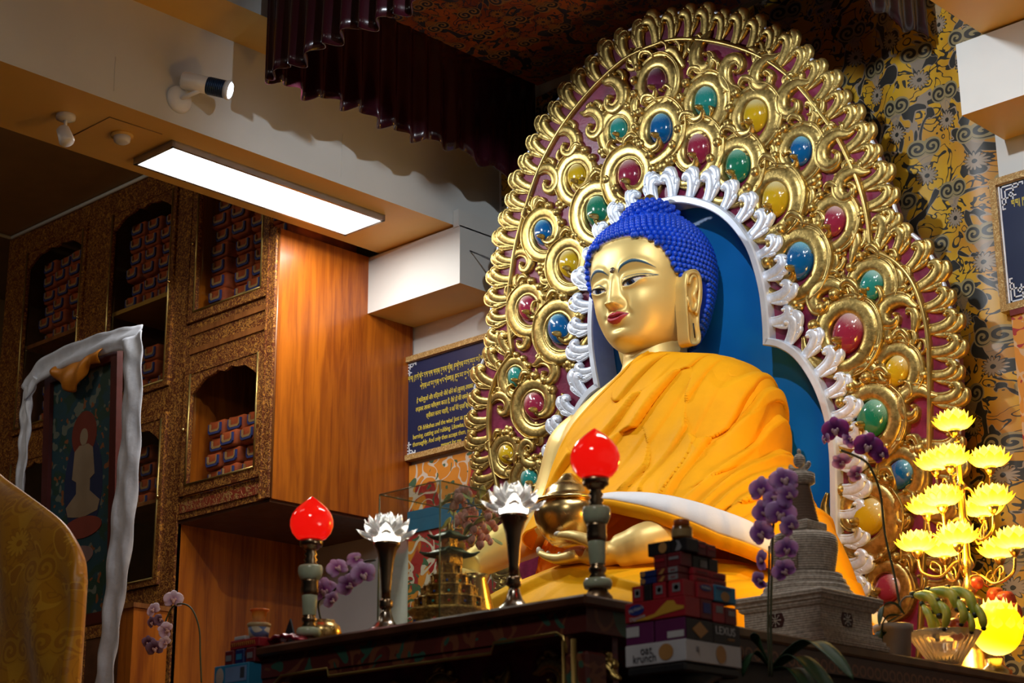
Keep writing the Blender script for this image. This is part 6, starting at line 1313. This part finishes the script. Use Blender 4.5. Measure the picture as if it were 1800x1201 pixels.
for i, (x, y, dy) in enumerate(tops):
    p = at(x, y-6, Y=5.66+dy); shade(p, o, t, 1.0 if i else .98)
    zc = p.z-.045; top = Vector((o.x, o.y, zc-.02)); out = Vector((p.x, p.y, zc+.012))
    if i:
        d = (out-top); mid = top+d*.55+Vector((0, 0, -.06)); mb = MB(o); mb.tube(catmull([top, top+d*.25+Vector((0, 0, -.01)), mid, top+d*.92+Vector((0, 0, -.05)), out+Vector((0, 0, 0))], 6), .0055, 8)
        mb.tube(catmull([mid, mid+Vector((0, 0, .035)), mid+d*.15+Vector((0, 0, .05)), mid+d*.2+Vector((0, 0, .03)), mid+d*.12+Vector((0, 0, .02))], 4), .0035, 6); mb.build('arm', M['brass'], t)
light('candelabrum_light', 'POINT', o+Vector((-.03, -.24, .55)), 32, (1, .52, .08), size=.12)
o = Vector((-2.995, 5.42, ZT)); t = thing('lotus_lamp', 'large glowing yellow lotus lamp lying low behind the fruit bowl', 'lamp', o)
MB(o).lathe(o, [(0, 0), (.05, 0), (.055, .03), (.03, .05), (.03, .07), (0, .07)], 24).build('foot', M['brass'], t)
c = SHD[0].copy(); COL.objects.link(c); c.parent = t; c.name = 'lotus_shade'; c.location = (0.02, 0, .125); c.scale = (1.25, 1.25, 2.0)
mb = MB(o); mb.ell(o+Vector((.02, 0, .17)), (.085, .085, .09), 24, 14); mb.build('glass_globe', M['lot'], t)

# ------------------------------------------------------------------ fruit bowl, bananas, apples
fo = Vector((-2.945, 5.03, ZT)); t = thing('fruit_bowl', 'fluted glass fruit bowl holding bananas at the edge of the side table', 'bowl', fo)
M['amberglass'] = G('fluted_glass').set(base=(.95, .85, .65), rough=.06, trans=.75, ior=1.45)
MB(fo).lathe(fo, [(0, 0), (.04, 0), (.045, .008), (.05, .02), (.075, .055), (.095, .085), (.112, .11), (.107, .112), (.088, .086), (.068, .056), (.04, .02), (0, .016)], 96, lambda a, z: 1+(.05*abs(math.sin(a*12)) if z > .01 else 0)).build('glass_body', M['amberglass'], t)
bm = G('banana_peel'); n_ = bm.noise(bm.coord(), 16, 3); zc = bm.sep(bm.coord()); bcol = bm.mix(bm.ss(n_, .35, .65), (.26, .36, .03), (.62, .55, .05)); bm.set(base=bcol, rough=.45); M['ban'] = bm.m
BAN = []
def banana(A, B, C_, r, label):
    A, B, C_ = [at(x, y, Y=q) for x, y, q in (A, B, C_)]; o = B.copy(); pts = catmull([A, B, C_], 8); n = len(pts)-1
    rr = [r*(.35+.65*min(1, 4*min(i, n-i)/n)**.7) for i in range(n+1)]
    r *= 1.6; t = thing('banana', label, 'banana', o, group='bunch of green bananas'); MB(o).tube(pts, rr, 6, up=(0, 1, 0)).build('peel', M['ban'], t); s = t.children[0].modifiers.new('s', 'SUBSURF'); s.levels = 1; s.render_levels = 1
    MB(o).ell(pts[-1], (r*.35, r*.35, r*.3), 8, 6).build('dark_tip', M['black'], t); MB(o).tube([pts[0], pts[0]+(pts[0]-pts[1]).normalized()*.012], r*.35, 6).build('stalk', M['stem'], t)
for k, (A, B, C_, r) in enumerate((((1607, 1046, 5.0), (1638, 1052, 4.97), (1652, 1083, 4.96), .021), ((1634, 1038, 5.02), (1672, 1045, 4.99), (1684, 1072, 4.98), .0205), ((1668, 1035, 5.04), (1702, 1048, 5.02), (1713, 1082, 5.0), .020),
        ((1622, 1064, 4.97), (1634, 1085, 4.95), (1642, 1118, 4.95), .0145), ((1650, 1058, 4.96), (1664, 1078, 4.94), (1660, 1106, 4.94), .016), ((1684, 1055, 4.98), (1694, 1078, 4.96), (1690, 1098, 4.96), .0155),
        ((1712, 1060, 5.02), (1726, 1084, 5.0), (1729, 1105, 5.0), .016), ((1700, 1075, 4.99), (1708, 1095, 4.97), (1708, 1112, 4.97), .013), ((1640, 1080, 4.98), (1646, 1100, 4.97), (1648, 1124, 4.97), .014))):
    banana(A, B, C_, r, ['foremost green banana at the left, with its stalk over the white pot', 'thick green banana second from the left along the top', 'thick green banana at the top right of the bunch', 'slim pale banana hanging lowest at the left over the bowl rim', 'short pale banana hanging in front, second from the left', 'short pale banana hanging in front, below the middle', 'dark green banana at the far right of the bunch', 'yellow banana tip showing low between the right-hand bananas', 'thin banana hanging behind the lowest left one'][k])
rim = [at(1607, 1046, Y=5.0)]
ap = mat('red_yellow_apple_skin', (.45, .06, .03), .3, var=.5, vscale=30)
for k, (x, y, Y_, r, lab) in enumerate(((1685, 1105, 5.03, .036, 'dark red apple in the glass bowl under the bananas'), (1768, 1057, 5.62, .036, 'orange-red apple to the right of the candelabrum base'), (1778, 1078, 5.5, .036, 'reddish apple just above the big glowing lamp at right'), (1750, 1048, 5.72, .032, 'small red apple beside the candelabrum base'), (1718, 1025, 5.54, .022, 'small red fruit in front of the candelabrum column'))):
    p = at(x, y, Y=Y_); t = thing('apple', lab, 'apple', p-Vector((0, 0, r))); MB(p-Vector((0, 0, r))).lathe(p-Vector((0, 0, r)), [(0, .1*r), (.4*r, 0), (.8*r, .3*r), (r, .95*r), (.9*r, 1.5*r), (.6*r, 1.85*r), (.2*r, 1.85*r), (0, 1.7*r)], 24).build('flesh', ap, t)
    MB(p-Vector((0, 0, r))).tube([p+Vector((0, 0, .7*r)), p+Vector((.1*r, 0, 1.15*r))], r*.06, 6).build('stalk', M['stem'], t)
o = Vector((-3.1, 5.66, ZT)); t = thing('offering_plate', 'stacked golden offering stand under the apples at far right', 'stand', o)
MB(o).lathe((-3.02, 5.6, ZT), [(0, 0), (.06, 0), (.03, .03), (.03, .12), (.11, .2), (.115, .21), (0, .2)], 32).build('dish', M['brass'], t)
bpy.data.objects.remove(t.children[0]); bpy.data.objects.remove(t)
# wire at the left edge of the halo
mb = MB(); a, b_ = at(826, 441, X=-6.42), at(885, 468, X=-6.2); mb.tube(catmull([a, a.lerp(b_, .5)+Vector((0, 0, .003)), b_], 5), [.0035]*4+[.005]*7, 6)
tag(mb.build('support_wire', M['black']), 'thin black stay wire running from the halo edge to the beam block', 'wire')
